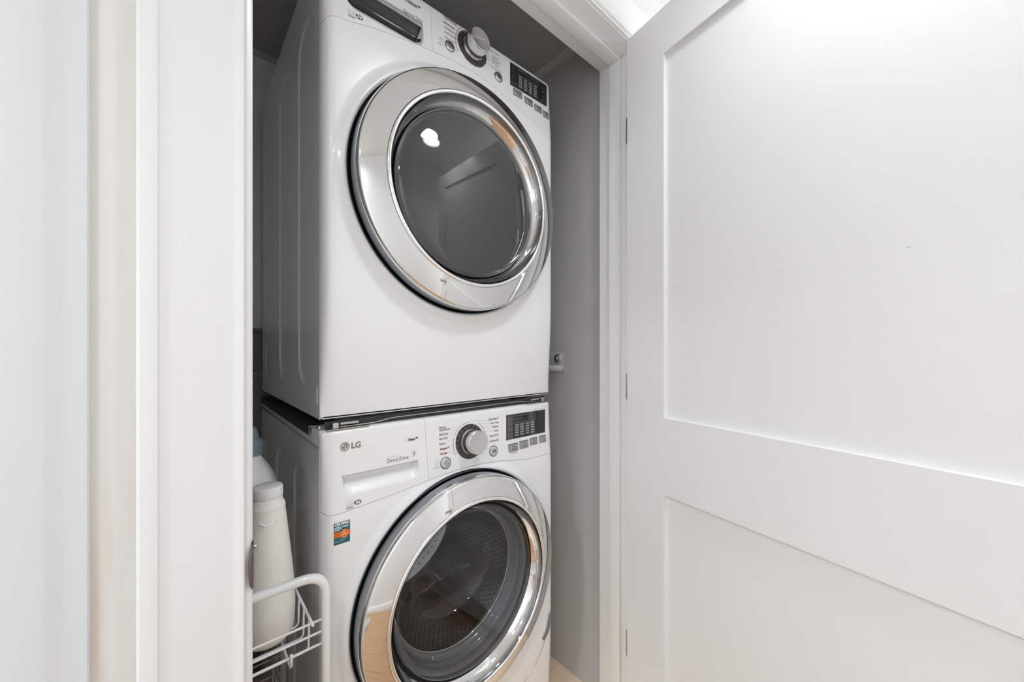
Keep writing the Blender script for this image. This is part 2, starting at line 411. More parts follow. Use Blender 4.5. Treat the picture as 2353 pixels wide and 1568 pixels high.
c1 = bmesh.new(); casing(c1, XL-0.004-CO+0.004, XL-0.003, -1, 0, lambda x: ZH+(XL-x))
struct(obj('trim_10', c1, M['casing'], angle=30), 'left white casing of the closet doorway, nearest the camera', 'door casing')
c2 = bmesh.new(); casing(c2, XR+0.003, XR+CO, 1, 0, lambda x: ZH+(x-XR))
struct(obj('trim_11', c2, M['trim'], angle=30), 'right white casing hidden behind the open door', 'door casing')
c3 = bmesh.new()
prof = [(0, 0.0), (0, 0.006), (0.004, 0.0075), (0.008, 0.0125), (0.014, 0.0125), (0.020, 0.0105), (0.028, 0.0120), (CO-0.033, 0.0130), (CO-0.022, 0.0140), (CO-0.0205, 0.0160), (CO-0.015, 0.0165), (CO-0.006, 0.0160), (CO-0.003, 0.0130), (CO-0.003, 0)]
A = [c3.verts.new((XL-0.003-p, JF-d, ZH+0.003+p)) for p, d in prof]; B = [c3.verts.new((XR+0.003+p, JF-d, ZH+0.003+p)) for p, d in prof]
for i in range(len(prof)-1): c3.faces.new([A[i], A[i+1], B[i+1], B[i]])
c3.faces.new(A); c3.faces.new(B)
struct(obj('trim_12', c3, M['trim'], angle=30), 'white head casing over the closet doorway', 'door casing')
# neighbouring door casing at the far left edge of the picture
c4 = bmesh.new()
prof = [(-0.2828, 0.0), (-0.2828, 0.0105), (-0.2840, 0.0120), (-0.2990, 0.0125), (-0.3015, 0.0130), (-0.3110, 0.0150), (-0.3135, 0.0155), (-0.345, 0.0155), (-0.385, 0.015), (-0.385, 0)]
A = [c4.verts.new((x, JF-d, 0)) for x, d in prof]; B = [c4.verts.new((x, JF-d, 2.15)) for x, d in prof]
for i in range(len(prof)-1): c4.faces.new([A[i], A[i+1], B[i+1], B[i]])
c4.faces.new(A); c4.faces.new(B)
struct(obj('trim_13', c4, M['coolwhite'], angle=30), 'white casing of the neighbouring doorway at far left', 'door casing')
struct(box('door_2', -1.15, -0.3855, JF-0.008, JF-0.0005, 0.01, 2.05, M['door'], bev=0.001), None, 'door')

# strike plate on the left jamb
sp = thing('strike_plate', 'small dark bronze latch strike plate on the left jamb edge', 'strike plate', (XL, JF, 0.868))
obj('plate', bx(bmesh.new(), 0.0, 0.0014, 0.001, 0.030, -0.0285, 0.0285, 0.0005), M['strike'], sp, loc=(0, 0, 0))
bm = bmesh.new(); rows = []
for k in range(9):
    z = -0.030+0.060*k/8; s = math.sqrt(max(0, 1-(z/0.0305)**2)); rows.append([bm.verts.new(p) for p in ((0.0014, 0.004, z), (0.0008, -0.004, z), (-0.0015, -0.005-0.0068*s, z), (-0.0050*s-0.0005, -0.0068-0.0072*s, z), (-0.0060*s-0.0005, -0.0060-0.0072*s, z), (-0.002, -0.004-0.0055*s, z), (0.0, -0.002, z))])
for i in range(8):
    for k in range(6): bm.faces.new([rows[i][k], rows[i][k+1], rows[i+1][k+1], rows[i+1][k]])
obj('lip', bm, M['strike'], sp, smooth=True)
bm = bmesh.new(); lathe(bm, [(0, -0.0032), (0.0018, -0.003), (0.003, -0.0010), (0.003, 0.0005)], 0, 0, 12, 'Y')
o = obj('screw', bm, M['steel'], sp, smooth=True); o.location = (0.0022, -0.0015, 0.023); o.rotation_euler = (0, 0, PI/3)

# ------------------------------------------------------------------ open closet door
TH = math.radians(78.6)
door = thing('closet_door', 'open white two-panel closet door filling the right of the picture', 'door', (0.805, -0.215, 0.0))
door.rotation_euler = (0, 0, TH)
# local frame: +u is -x, thickness: interior face at y=+0.055, outer face at y=+0.011 (closed position)
DW, DT0, DT1 = 0.93, 0.011, 0.055
U0 = 0.005
def dbox(bm, u0, u1, z0, z1, y0=DT0, y1=DT1, bev=0.0004):
    return bx(bm, -u1, -u0, y0, y1, z0, z1, bev, 1)
ST = 0.124
obj('stile', dbox(bmesh.new(), U0, U0+ST, 0.012, 2.034), M['door'], door, angle=35)
obj('stile', dbox(bmesh.new(), U0+DW-ST, U0+DW, 0.012, 2.034), M['door'], door, angle=35)
for (z0, z1) in ((1.9135, 2.034), (0.7735, 0.9725), (0.012, 0.235)):
    obj('rail', dbox(bmesh.new(), U0+ST, U0+DW-ST, z0, z1), M['door'], door, angle=35)
for (z0, z1) in ((0.9725, 1.9135), (0.235, 0.7735)):
    obj('panel', dbox(bmesh.new(), U0+ST-0.008, U0+DW-ST+0.008, z0-0.008, z1+0.008, DT0+0.010, DT1-0.0105, 0), M['door'], door)
# scuff marks on the panel (flat, dark)
fl = Flat()
def on_door(x, z): return 0
def scuff(pts, wd):
    me_v = []; me_f = []
    for (u0, z0, u1, z1) in pts:
        b = len(me_v); dx, dz = u1-u0, z1-z0; l = math.hypot(dx, dz) or 1; nx, nz = -dz/l*wd/2, dx/l*wd/2
        yv = DT1-0.0105+0.0003
        me_v += [(-(u0+nx), yv, z0+nz), (-(u1+nx), yv, z1+nz), (-(u1-nx), yv, z1-nz), (-(u0-nx), yv, z0-nz)]; me_f.append((b, b+1, b+2, b+3))
    me = bpy.data.meshes.new('scuff_mark'); me.from_pydata(me_v, [], me_f); me.materials.append(M['inklight'])
    o = bpy.data.objects.new('scuff_mark', me); C.objects.link(o); o.parent = door; o['label'] = 'faint grey scuff line on the upper panel'
seg = []
random.seed(3)
for k in range(46):
    t = k/46; u = 0.145+0.30*t; z = 1.3055+0.0015*t
    if random.random() < 0.75-0.5*t: seg.append((u, z, u+0.004, z+0.0005))
seg += [(0.572, 1.3100, 0.5745, 1.3108), (0.5745, 1.3108, 0.5775, 1.3098), (0.5750, 1.3112, 0.5765, 1.3106)]
scuff(seg, 0.0006)
# knob near the free edge (seen in the chrome of the washer door)
for s, y0 in ((1, DT1), (-1, DT0)):
    bm = bmesh.new(); lathe(bm, [(0.0, y0), (0.031, y0), (0.031, y0+s*0.004), (0.026, y0+s*0.007), (0.012, y0+s*0.010), (0.010, y0+s*0.028), (0.016, y0+s*0.036), (0.026, y0+s*0.044), (0.0285, y0+s*0.054), (0.024, y0+s*0.062), (0.0, y0+s*0.065)], 0, 0, 32, 'Y')
    k = obj('door_knob', bm, M['hinge'], door, smooth=True); k.location = (-(U0+DW-0.065), 0, 0.92); k['label'] = 'round nickel door knob'
# hinges: leaf on the jamb with rounded corners
def leaf(bm, ox):
    pts = []; h = 0.0445; d = 0.0435; r = 0.012
    pts = [(0, -h)]
    for k in range(6): t = math.radians(-90+90*k/5); pts.append((d-r+r*math.cos(t), -h+r+r*math.sin(t)))
    for k in range(6): t = math.radians(0+90*k/5); pts.append((d-r+r*math.cos(t), h-r+r*math.sin(t)))
    pts.append((0, h))
    a = [bm.verts.new((ox, p[0], p[1])) for p in pts]; b = [bm.verts.new((ox-0.0016, p[0], p[1])) for p in pts]
    bm.faces.new(a); bm.faces.new(b)
    for i in range(len(a)): bm.faces.new([a[i], a[(i+1) % len(a)], b[(i+1) % len(a)], b[i]])
hn = ['upper', 'middle', 'lower']
for i, z in enumerate((1.806, 1.0365, 0.2643)):
    h = thing('hinge', '%s nickel hinge leaf on the right jamb behind the open door' % hn[i], 'hinge', (XR, JF-0.0, z), 'door hinges on the right jamb')
    bm = bmesh.new(); leaf(bm, 0.0); o = obj('leaf', bm, M['hinge'], h); o.location = (0, -0.0135, 0)
    bm = bmesh.new(); lathe(bm, [(0, -0.046), (0.0055, -0.046), (0.0055, 0.046), (0, 0.046)], 0, 0, 16, 'Z'); o = obj('knuckle', bm, M['hinge'], h, angle=40); o.location = (0.006, -0.013, 0)
    for dz in (-0.03, 0.0, 0.03):
        bm = bmesh.new(); lathe(bm, [(0, -0.0024), (0.003, -0.0022), (0.0038, -0.0014)], 0, 0, 12, 'Y')
        o = obj('screw', bm, M['steel'], h, smooth=True); o.rotation_euler = (0, 0, -PI/2); o.location = (0, 0.0185 if dz else 0.0115, dz)

# ------------------------------------------------------------------ laundry machines
W = 0.672
def sm(t): t = max(0.0, min(1.0, t)); return t*t*(3-2*t)
def interp(tab, x):
    if x <= tab[0][0]: return tab[0][1]
    for (a, b), (c, d) in zip(tab, tab[1:]):
        if x <= c:
            t = (x-a)/(c-a); return b+(d-b)*t
    return tab[-1][1]
def smooth_tab(tab, n=80):
    # Catmull-Rom through the points -> dense table
    P = [tab[0]]+tab+[tab[-1]]; out = []
    for i in range(1, len(P)-2):
        p0, p1, p2, p3 = P[i-1], P[i], P[i+1], P[i+2]
        for k in range(10):
            t = k/10; x = p1[0]+(p2[0]-p1[0])*t
            m1 = (p2[1]-p0[1])/max(1e-6, (p2[0]-p0[0])); m2 = (p3[1]-p1[1])/max(1e-6, (p3[0]-p1[0])); h = p2[0]-p1[0]
            z = (2*t**3-3*t**2+1)*p1[1]+(t**3-2*t**2+t)*m1*h+(-2*t**3+3*t**2)*p2[1]+(t**3-t**2)*m2*h
            out.append((x, z))
    out.append(tab[-1]); return out
class Machine: pass
def make_machine(kind):
    m = Machine(); D = kind == 'dryer'
    m.z0 = 1.0021 if D else 0.0
    m.H = 0.990 if D else 0.983
    m.zc = (1.5325-m.z0) if D else 0.552
    m.xc = 0.336
    m.R = 0.2925 if D else 0.2865
    m.seam = smooth_tab([(0.0, 0.795), (0.006, 0.808), (0.020, 0.8175), (0.05, 0.8235), (0.11, 0.8395), (0.2436, 0.8615), (0.324, 0.8685), (0.393, 0.8665), (0.4685, 0.8535), (0.5346, 0.8375), (0.606, 0.820), (W, 0.804)] if D else
                        [(0.0, 0.8235), (0.012, 0.817), (0.03, 0.8165), (0.0742, 0.8205), (0.1407, 0.8268), (0.232, 0.8378), (0.3048, 0.8448), (0.3787, 0.8460), (0.4528, 0.8404), (0.5346, 0.8285), (0.597, 0.8245), (W, 0.826)])
    label = ('white front-loading dryer stacked on top, with dark smoked round door' if D else 'white front-loading washer at the bottom of the stack, with clear round door')
    root = thing('clothes_dryer' if D else 'washing_machine', label, 'dryer' if D else 'washing machine', (0, 0, m.z0))
    rc = 0.026
    lean = 0.0165
    def base(x, z):
        y = 0.0
        if z > 0.80: y += lean*((z-0.80)/0.17)
        zb = 0.30
        if z < zb: y += (0.027 if D else 0.03)*((zb-z)/zb)**2
        dx = min(x, W-x)
        if dx < rc: y += (rc-math.sqrt(max(0, rc*rc-(rc-dx)**2)))*(1-min(y, rc)/rc)
        y += 0.000
        return y
    def surf(x, z):
        y = base(x, z)
        tz = m.H-z
        if tz < 0.009: y += 0.009-math.sqrt(max(0, 0.009**2-(0.009-max(tz, 0))**2))
        return y
    m.base = base; m.surf = surf
    # positions were measured on the plane y = 0 as seen from the camera; T moves them along the sight line onto the leaning fascia
    def T(x, z):
        k = 1.0
        for _ in range(3):
            zz = 1.15264-m.z0+(z-(1.15264-m.z0))*k
            yy = lean*max(0, (zz-0.80)/0.17); k = 1+yy/0.80489
        return (-0.20981+(x+0.20981)*k, 1.15264-m.z0+(z-(1.15264-m.z0))*k)
    m.T = T
    m.seam = [T(a, b) if 0.02 < a < W-0.02 else (a, T(a, b)[1]) for a, b in m.seam]
    # ---- cabinet
    CY1 = 0.742 if D else 0.765
    cab = box('cabinet', 0.0045, W-0.0015, rc+0.0012, CY1, 0.012 if not D else 0.004, (m.H-0.001) if D else 0.9455, M['sidesteel'], root, bev=0.003)
    cab['label'] = 'painted steel cabinet shell'
    bmx = bmesh.new(); bmx.from_mesh(cab.data)
    bmesh.ops.delete(bmx, geom=[f for f in bmx.faces if f.normal.y < -0.9 and f.calc_area() > 0.05], context='FACES')
    bmx.to_mesh(cab.data); bmx.free()
    if not D:
        box('top_cover', 0.0, W, rc+0.0005, CY1+0.003, 0.9470, m.H, M['sidesteel'], root, bev=0.006, seg=3)
        for fx in (0.06, W-0.06):
            for fy in (0.08, CY1-0.06):
                bm = bmesh.new(); lathe(bm, [(0, 0), (0.022, 0), (0.022, 0.01), (0.012, 0.014), (0.012, 0.02), (0, 0.02)], fx, fy, 20, 'Z'); obj('foot', bm, M['rubber'], root)
    # pressed ribs sunk into the left side skin
    ribs = [(0.0695, 0.2150, 0.066, 0.880, 0.060, 0.0034), (0.3150, 0.4460, 0.066, 0.880, 0.055, 0.0034), (0.5600, 0.6900, 0.200, 0.880, 0.055, 0.0030), (0.5600, 0.6900, 0.055, 0.175, 0.05, 0.0030), (0.040, 0.052, 0.030, 0.072, 0.004, -0.0022)] if D else \
           [(0.1120, 0.2620, 0.10, 0.874, 0.055, 0.0034), (0.3450, 0.4920, 0.10, 0.870, 0.055, 0.0034), (0.5750, 0.7000, 0.10, 0.868, 0.05, 0.0030)]
    def skin(y, z):
        dp = 0.0
        for (y0, y1, a, b, rr, dd) in ribs:
            cy, cz = (y0+y1)/2, (a+b)/2; hx, hz = (y1-y0)/2, (b-a)/2; rr = min(rr, hx, hz)
            qx, qz = abs(y-cy)-(hx-rr), (abs(z-cz)-(hz-rr)) if not (D is not None and z < cz) else (cz-z)-(hz-hx*1.0 if hz > hx else hz-rr)
            if z < cz and hz > hx and dd > 0: # half-round lower end
                qx2 = abs(y-cy)/hx; qz2 = max(0.0, (cz-z)-(hz-hx*1.0))/hx
                sd = (math.hypot(qx2, qz2)-1)*hx if qz2 > 0 else (qx2-1)*hx
            else:
                sd = math.hypot(max(qx, 0), max(qz, 0))+min(max(qx, qz), 0)-rr
            dp = dp+dd*sm(-sd/0.0042) if sd < 0 else dp
        return dp
    ztop = (m.H-0.004) if D else 0.9440; zbot = 0.005 if D else 0.014
    ys_ = [rc+0.0012+(CY1-0.001-rc-0.0012)*k/440 for k in range(441)]; NZs = 190
    bm = bmesh.new(); rows = []
    for j in range(NZs+1):
        zz = zbot+(ztop-zbot)*j/NZs
        rows.append([bm.verts.new((0.0005+skin(yy, zz), yy, zz)) for yy in ys_])
    for j in range(NZs):
        for i in range(440): bm.faces.new([rows[j][i], rows[j][i+1], rows[j+1][i+1], rows[j+1][i]])
    o = obj('side_panel', bm, M['sidesteel'], root, smooth=True); o['label'] = 'left side skin with pressed vertical ribs'
    bm = bmesh.new(); sweep(bm, [(0.0008, rc-0.0002, zbot), (0.0008, rc-0.0002, ztop)], 0.0011, 8); obj('front_edge_flange', bm, M['enamel'], root, smooth=True)
    # dark backing behind the seams
    box('front_backing', 0.010, W-0.010, 0.056, 0.060, 0.80, m.H-0.018, M['gasket'], root)
    # ---- front body, polar grid round the door opening
    bm = bmesh.new(); n = 0
    angs = set(2*PI*k/320 for k in range(320))
    zb0 = 0.010 if D else 0.03
    for cx_, cz_ in ((0, zb0), (W, zb0), (0, interp(m.seam, 0)), (W, interp(m.seam, W))):
        angs.add(math.atan2(cz_-m.zc, cx_-m.xc) % (2*PI))
    for k in range(14):
        for xx in (0.0022*k, W-0.0022*k): angs.add(math.atan2(interp(m.seam, xx)-0.0004-m.zc, xx-m.xc) % (2*PI))
    angs = sorted(angs)
    def inside(x, z): return 0 <= x <= W and z >= zb0 and z <= interp(m.seam, x)-0.0004
    def Dist(a):
        lo, hi = m.R, 0.9; ca, sa = math.cos(a), math.sin(a)
        for _ in range(40):
            mid = (lo+hi)/2
            if inside(m.xc+mid*ca, m.zc+mid*sa): lo = mid
            else: hi = mid
        return lo
    NS = 30; rows = []
    for a in angs:
        Dd = Dist(a); row = []; ca, sa = math.cos(a), math.sin(a)
        spn = Dd-m.R; tw = min(0.027, spn); amp = 0.0075*min(1.0, (spn/0.030)**1.3)
        for k in range(NS+1):
            s = k/NS
            if spn > 0.08:
                # half the steps in the lip, others to the edge
                s2 = (s*2)*(0.045/spn)
                if s >= 0.5:
                    q = (s-0.5)*2; q = 1-(1-q)**1.6; s2 = (0.045+(spn-0.045)*q)/spn
            else: s2 = 1-(1-s)**1.3
            r = m.R+spn*s2; t = r-m.R
            x = m.xc+r*ca; z = m.zc+r*sa
            y = base(min(max(x, 0), W), z)
            u = t/tw if tw > 0 else 1
            if u < 1:
                y -= amp*(1-sm((u-0.22)/0.78)) if u > 0.22 else amp*(1-((0.22-u)/0.22)**2*0.55)
            row.append(bm.verts.new((x, y, z)))
        # roll the inner edge into the recess
        rows.append([bm.verts.new((m.xc+(m.R-0.0015)*ca, row[0].co.y+0.004, m.zc+(m.R-0.0015)*sa))]+row)
    L = len(rows)
    for i in range(L):
        A, B = rows[i], rows[(i+1) % L]
        for k in range(len(A)-1): bm.faces.new([A[k], A[k+1], B[k+1], B[k]])
    o = obj('front_panel', bm, M['enamel'], root, smooth=True)
    # bottom return under the front
    bm = bmesh.new(); N = 60
    A = [bm.verts.new((W*k/N, base(W*k/N, zb0), zb0)) for k in range(N+1)]; B = [bm.verts.new((W*k/N, 0.06, zb0-0.002)) for k in range(N+1)]
    for k in range(N): bm.faces.new([A[k], A[k+1], B[k+1], B[k]])
    obj('bottom_flange', bm, M['enamel'], root)
    # recess wall
    bm = bmesh.new(); lathe(bm, [(m.R-0.001, -0.006), (m.R-0.003, 0.010), (m.R-0.006, 0.022), (m.R-0.05, 0.024)], m.xc, m.zc, 160); obj('door_recess', bm, M['recess'], root, smooth=True)

    # ---- control fascia: drawer (left) and console (right)
    split = (lambda z: 0.2425-0.0065*((z-0.86)/0.11)) if D else (lambda z: 0.2318-0.0105*((z-0.8375)/0.14))
    PX0, PX1, PZ0, PZ1 = (0.045, 0.2165, 0.8520, 0.9060) if D else (0.0372, 0.2065, 0.8475, 0.8925)
    (PX0, PZ0), (PX1, PZ1) = T(PX0, PZ0), T(PX1, PZ1)
    split0 = split; split = lambda z: split0(z)+(T(0.235, z)[0]-0.235)
    def pocket(x, z):
        """depth of the drawer grip"""
        if not (PX0 < x < PX1): return 0.0
        # top edge and bottom edge slope a little
        zt = PZ1-0.0005; rr = 0.022 if D else 0.020
        # rounded lower corners
        zl = PZ0
        dxe = min(x-PX0, PX1-x)
        if dxe < rr: zl = PZ0+rr-math.sqrt(max(0, rr*rr-(rr-dxe)**2))
        if z >= zt or z <= zl: return 0.0
        if D:
            lip = sm((z-zl)/0.017)*0.010
            deep = 0.030 if (z-zl) > 0.017 else 0
            ex = sm(dxe/0.004)
            return (lip+deep*sm((z-zl-0.013)/0.006))*ex
        lip = sm((z-zl)/0.020)*0.011
        return (lip+0.013*sm((z-zl-0.014)/0.016))*sm(dxe/0.006)
    m.pocket = pocket
    def fascia(name, xa, xb, mt):
        """xa(z), xb(z) borders; vertical columns"""
        bm = bmesh.new()
        NX = max(24, int((xb(0.9)-xa(0.9))/0.0022)); NZ = 96
        cols = []
        for i in range(NX+1):
            u = i/NX
            # refine at outer rounded corner
            col = []
            x_ref = xa(0.9)+(xb(0.9)-xa(0.9))*u
            cr_ = 0.022 if D else 0.013; dq = min(x_ref, W-x_ref)
            zs = interp(m.seam, x_ref)+0.0003; zt = m.H-0.0005-(cr_-math.sqrt(max(0, cr_*cr_-(cr_-dq)**2)) if dq < cr_ else 0)
            zl = [zs+(zt-zs)*j/NZ for j in range(NZ+1)]
            if name == 'drawer_front':   # exact rows at the sharp top edge of the grip
                best = min(range(len(zl)), key=lambda j: abs(zl[j]-PZ1)); zl[best] = PZ1-0.0001; zl[best-1] = PZ1-0.0009
                pass
            for zz in zl:
                x = xa(zz)+(xb(zz)-xa(zz))*u
                yv = surf(min(max(x, 0), W), zz)
                if name == 'drawer_front': yv += pocket(x, zz)
                col.append(bm.verts.new((x, yv, zz)))
            cols.append(col)
        for i in range(NX):
            for j in range(NZ): bm.faces.new([cols[i][j], cols[i+1][j], cols[i+1][j+1], cols[i][j+1]])
        # return edges (3 mm deep) all round
        loop = [c[0] for c in cols]+cols[-1][1:]+[c[-1] for c in cols[::-1]][1:]+cols[0][-2:0:-1]
        back = [bm.verts.new(v.co+Vector((0, 0.006, 0))) for v in loop]
        for i in range(len(loop)):
            j = (i+1) % len(loop); bm.faces.new([loop[i], loop[j], back[j], back[i]])
        return obj(name, bm, mt, root, angle=40)
    fascia('drawer_front', lambda z: 0.0, lambda z: split(z)-0.0004, M['plastic'])
    fascia('control_console', lambda z: split(z)+0.0004, lambda z: W, M['plastic'])
    # top return of the fascia
    bm = bmesh.new(); A = []; B = []
    for k in range(81):
        x = W*k/80; cr_ = 0.022 if D else 0.013; dq = min(x, W-x)
        zt = m.H-0.0007-(cr_-math.sqrt(max(0, cr_*cr_-(cr_-dq)**2)) if dq < cr_ else 0)
        A.append(bm.verts.new((x, surf(x, zt)+0.0005, zt))); B.append(bm.verts.new((x, 0.075, zt)))
    for k in range(80): bm.faces.new([A[k], A[k+1], B[k+1], B[k]])
    obj('fascia_top', bm, M['plastic'], root)
    if D:
        # chrome-edged strip over the grip, dark opening below it
        sfz = lambda x, z: surf(x, z)
        for zz, hh, mt, nm in ((PZ1+0.0028, 0.0030, M['satin'], 'grip_trim'), (PZ1+0.0070, 0.0007, M['ink'], 'grip_line'),):
            Flat().rect(PX0+0.001, zz-hh/2, PX1-0.001, zz+hh/2).build(nm, mt, root, surf, 0.0006)
        bm = bmesh.new(); bx(bm, PX0+0.002, PX1-0.002, 0.018, 0.021, PZ0+0.013, PZ1-0.002); 
        # curved dark lining just proud of the pocket's deep part
        bm.free(); bm = bmesh.new(); g = []
        for i in range(61):
            x = PX0+0.0015+(PX1-PX0-0.003)*i/60; dxe = min(x-PX0, PX1-x); rr = 0.024
            zl = PZ0+0.015+(rr-math.sqrt(max(0, rr*rr-(rr-min(dxe, rr))**2)))*1.1
            zl = min(zl, PZ1-0.004)
            g.append([bm.verts.new((x, surf(x, zl)+0.0085, zl)), bm.verts.new((x, surf(x, zl)+0.028, (zl+PZ1)/2)), bm.verts.new((x, surf(x, PZ1)+0.004, PZ1-0.001))])
        for i in range(60):
            for j in range(2): bm.faces.new([g[i][j], g[i+1][j], g[i+1][j+1], g[i][j+1]])
        o = obj('grip_lining', bm, M['display'], root, smooth=True); o['label'] = 'dark curved lining inside the drawer grip'
    else:
        Flat().rect(PX0+0.0015, PZ1-0.0030, PX1-0.0015, PZ1-0.0020).build('grip_edge', M['inklight'], root, lambda x, z: surf(x, z), -0.0010)
    # ---- door
    xc, zc = m.xc, m.zc
    Ro = m.R-0.0055
    bm = bmesh.new()
    lathe(bm, [(Ro-0.020, 0.020), (Ro-0.004, 0.018), (Ro, 0.008), (Ro+0.001, -0.012), (Ro-0.001, -0.034)], xc, zc, 192)
    obj('door_shell', bm, M['darkchrome'], root, smooth=True)
    bm = bmesh.new()
    lathe(bm, [(Ro-0.001, -0.034), (Ro-0.0020, -0.0400), (Ro-0.0045, -0.0438), (Ro-0.0075, -0.0457), (0.2350, -0.0575), (0.2315, -0.0586)], xc, zc, 192)
    dr = obj('door_ring', bm, M['chrome'], root, angle=28); dr['label'] = 'wide chrome ring of the round door'
    bm = bmesh.new()
    lathe(bm, [(0.2315, -0.0584), (0.2305, -0.0606), (0.2280, -0.0622), (0.2250, -0.0624), (0.2228, -0.0612), (0.2220, -0.0590)], xc, zc, 192)
    obj('ring_lip', bm, M['brightrim'], root, smooth=True)
    bm = bmesh.new()
    lathe(bm, [(0.2220, -0.0590), (0.2205, -0.0500), (0.2165, -0.0400), (0.2110, -0.0320), (0.2060, -0.0270), (0.2045, -0.0240), (0.2035, -0.010)], xc, zc, 192)
    obj('ring_dish', bm, M['chrome'] if D else M['chrome'], root, smooth=True)
    if D:
        bm = bmesh.new()
        pr = [(0.2030, -0.018), (0.2028, -0.0290), (0.2010, -0.0345), (0.1970, -0.0385), (0.1880, -0.0425)]
        for k in range(1, 13):
            r = 0.188*(1-k/12); pr.append((r, -0.0425-0.0175*(1-(r/0.188)**2)))
        lathe(bm, pr, xc, zc, 192)
        o = obj('door_glass', bm, M['glassouter'], root, smooth=True); o['label'] = 'bulging dark smoked door glass'
        bm = bmesh.new(); pr = [(0.199, -0.020), (0.196, -0.0290), (0.190, -0.0320)]
        for k in range(1, 13):
            r = 0.190*(1-k/12); pr.append((r, -0.0320-0.0240*(1-(r/0.190)**2)*0.9))
        lathe(bm, pr, xc, zc, 160); obj('inner_pane', bm, M['smoked'], root, smooth=True)
    else:
        bm = bmesh.new(); pr = [(0.2020, -0.0200), (0.2015, -0.0270), (0.1990, -0.0320), (0.1930, -0.0355)]
        for k in range(1, 13):
            r = 0.193*(1-k/12); pr.append((r, -0.0355-0.012*(1-(r/0.193)**2)))
        lathe(bm, pr, xc, zc, 160); o = obj('door_glass', bm, M['glass'], root, smooth=True); o['label'] = 'clear glossy outer door glass'
        bm = bmesh.new(); lathe(bm, [(0.2030, -0.0300), (0.2045, -0.0270), (0.2035, -0.0180), (0.2015, -0.012)], xc, zc, 160); obj('glass_seal', bm, M['dark'], root, smooth=True)
        # grey bellows, steel rim, drum
        bm = bmesh.new(); lathe(bm, [(0.2015, -0.012), (0.1985, -0.004), (0.1955, 0.000), (0.1945, 0.006), (0.1915, 0.012), (0.1895, 0.013), (0.1885, 0.020), (0.1840, 0.030), (0.1800, 0.034), (0.1765, 0.036)], xc, zc, 160)
        o = obj('door_gasket', bm, M['gasket'], root, smooth=True); o['label'] = 'smooth grey rubber bellows inside the door'
        bm = bmesh.new(); lathe(bm, [(0.1770, 0.0350), (0.1755, 0.0335), (0.1740, 0.0350), (0.1745, 0.040), (0.1790, 0.046)], xc, zc, 160); obj('drum_rim', bm, M['brightrim'], root, smooth=True)
        bm = bmesh.new(); lathe(bm, [(0.1765, 0.040), (0.190, 0.055), (0.235, 0.075), (0.245, 0.10), (0.245, 0.44), (0.235, 0.455), (0.12, 0.470), (0.06, 0.455), (0.0, 0.455)], xc, zc, 96)
        obj('drum', bm, M['drum'], root, smooth=True)
        # drum perforations: one joined piece
        bm = bmesh.new()
        def hole(t, yy, r, rad=0.2440):
            c = Vector((xc+rad*math.cos(t), yy, zc+rad*math.sin(t))); e1 = Vector((-math.sin(t), 0, math.cos(t))); e2 = Vector((0, 1, 0))
            bm.faces.new([bm.verts.new(c+e1*r*math.cos(2*PI*k/8)+e2*r*1.5*math.sin(2*PI*k/8)) for k in range(8)])
        for j in range(26):
            for i in range(96):
                t = 2*PI*(i+0.5*(j % 2))/96
                dl = min(abs(((t-a+PI) % (2*PI))-PI) for a in (PI/2-0.5, PI/2-0.5+2*PI/3, PI/2-0.5+4*PI/3))
                if dl > 0.13: hole(t, 0.112+j*0.0125, 0.0021)
        for ring_r, cnt in ((0.215, 60), (0.19, 54), (0.165, 46), (0.14, 38)):
            for i in range(cnt):
                t = 2*PI*i/cnt; c = Vector((xc+ring_r*math.cos(t), 0.4555+0.0128*(0.235-ring_r)/0.115-0.0008, zc+ring_r*math.sin(t)))
                bm.faces.new([bm.verts.new(c+Vector((0.0026*math.cos(2*PI*k/8), -0.0006, 0.0026*math.sin(2*PI*k/8)))) for k in range(8)])
        o = obj('drum_hole', bm, M['hole'], root); o['kind'] = 'stuff'
        for a in (PI/2-0.5, PI/2-0.5+2*PI/3, PI/2-0.5+4*PI/3):
            bm = bmesh.new(); rows = []
            for j in range(13):
                yy = 0.10+0.34*j/12; hgt = 0.052*math.sin(PI*min(1, (j+0.6)/12.6))**0.45; row = []
                for q in range(9):
                    f = -1+2*q/8; ww = 0.030; ht = hgt*(1-abs(f)**2.2)
                    rad = 0.2435-ht; t = a+f*ww/0.2435
                    row.append(bm.verts.new((xc+rad*math.cos(t), yy, zc+rad*math.sin(t))))
                rows.append(row)
            for j in range(12):
                for q in range(8): bm.faces.new([rows[j][q], rows[j][q+1], rows[j+1][q+1], rows[j+1][q]])
            obj('drum_lifter', bm, M['drum'], root, smooth=True)
        # inner glass bowl reaching into the drum
        bm = bmesh.new(); lathe(bm, [(0.186, -0.018), (0.183, 0.004), (0.180, 0.012), (0.174, 0.014), (0.171, 0.022), (0.168, 0.036), (0.160, 0.060), (0.148, 0.090), (0.138, 0.108), (0.120, 0.120), (0.09, 0.127), (0.05, 0.130), (0.0, 0.131)], xc, zc, 128)
        # the bowl slopes: deeper towards its lower side
        for v in bm.verts:
            if v.co.y > 0.0:
                f = (zc+0.10-v.co.z)/0.30; v.co.y *= max(0.35, min(1.1, 0.55+0.6*f))
        o = obj('glass_bowl', bm, M['bowl'], root, smooth=True); o['label'] = 'clear inner glass bowl reaching into the drum'
        box('door_hinge', xc-0.2145, xc-0.205, -0.006, 0.010, zc-0.03, zc+0.03, M['dark'], root, bev=0.002)
        # lower service cover contour at the right-hand foot of the front
        bm = bmesh.new()
        sweep(bm, rounded([(0.655, base(0.655, 0.34)-0.0005, 0.36), (0.640, base(0.64, 0.27)-0.0005, 0.275), (0.600, base(0.6, 0.2)-0.0005, 0.205), (0.52, base(0.52, 0.15)-0.0005, 0.155), (0.40, base(0.4, 0.13)-0.0005, 0.135)], 0.05), 0.0022, 8)
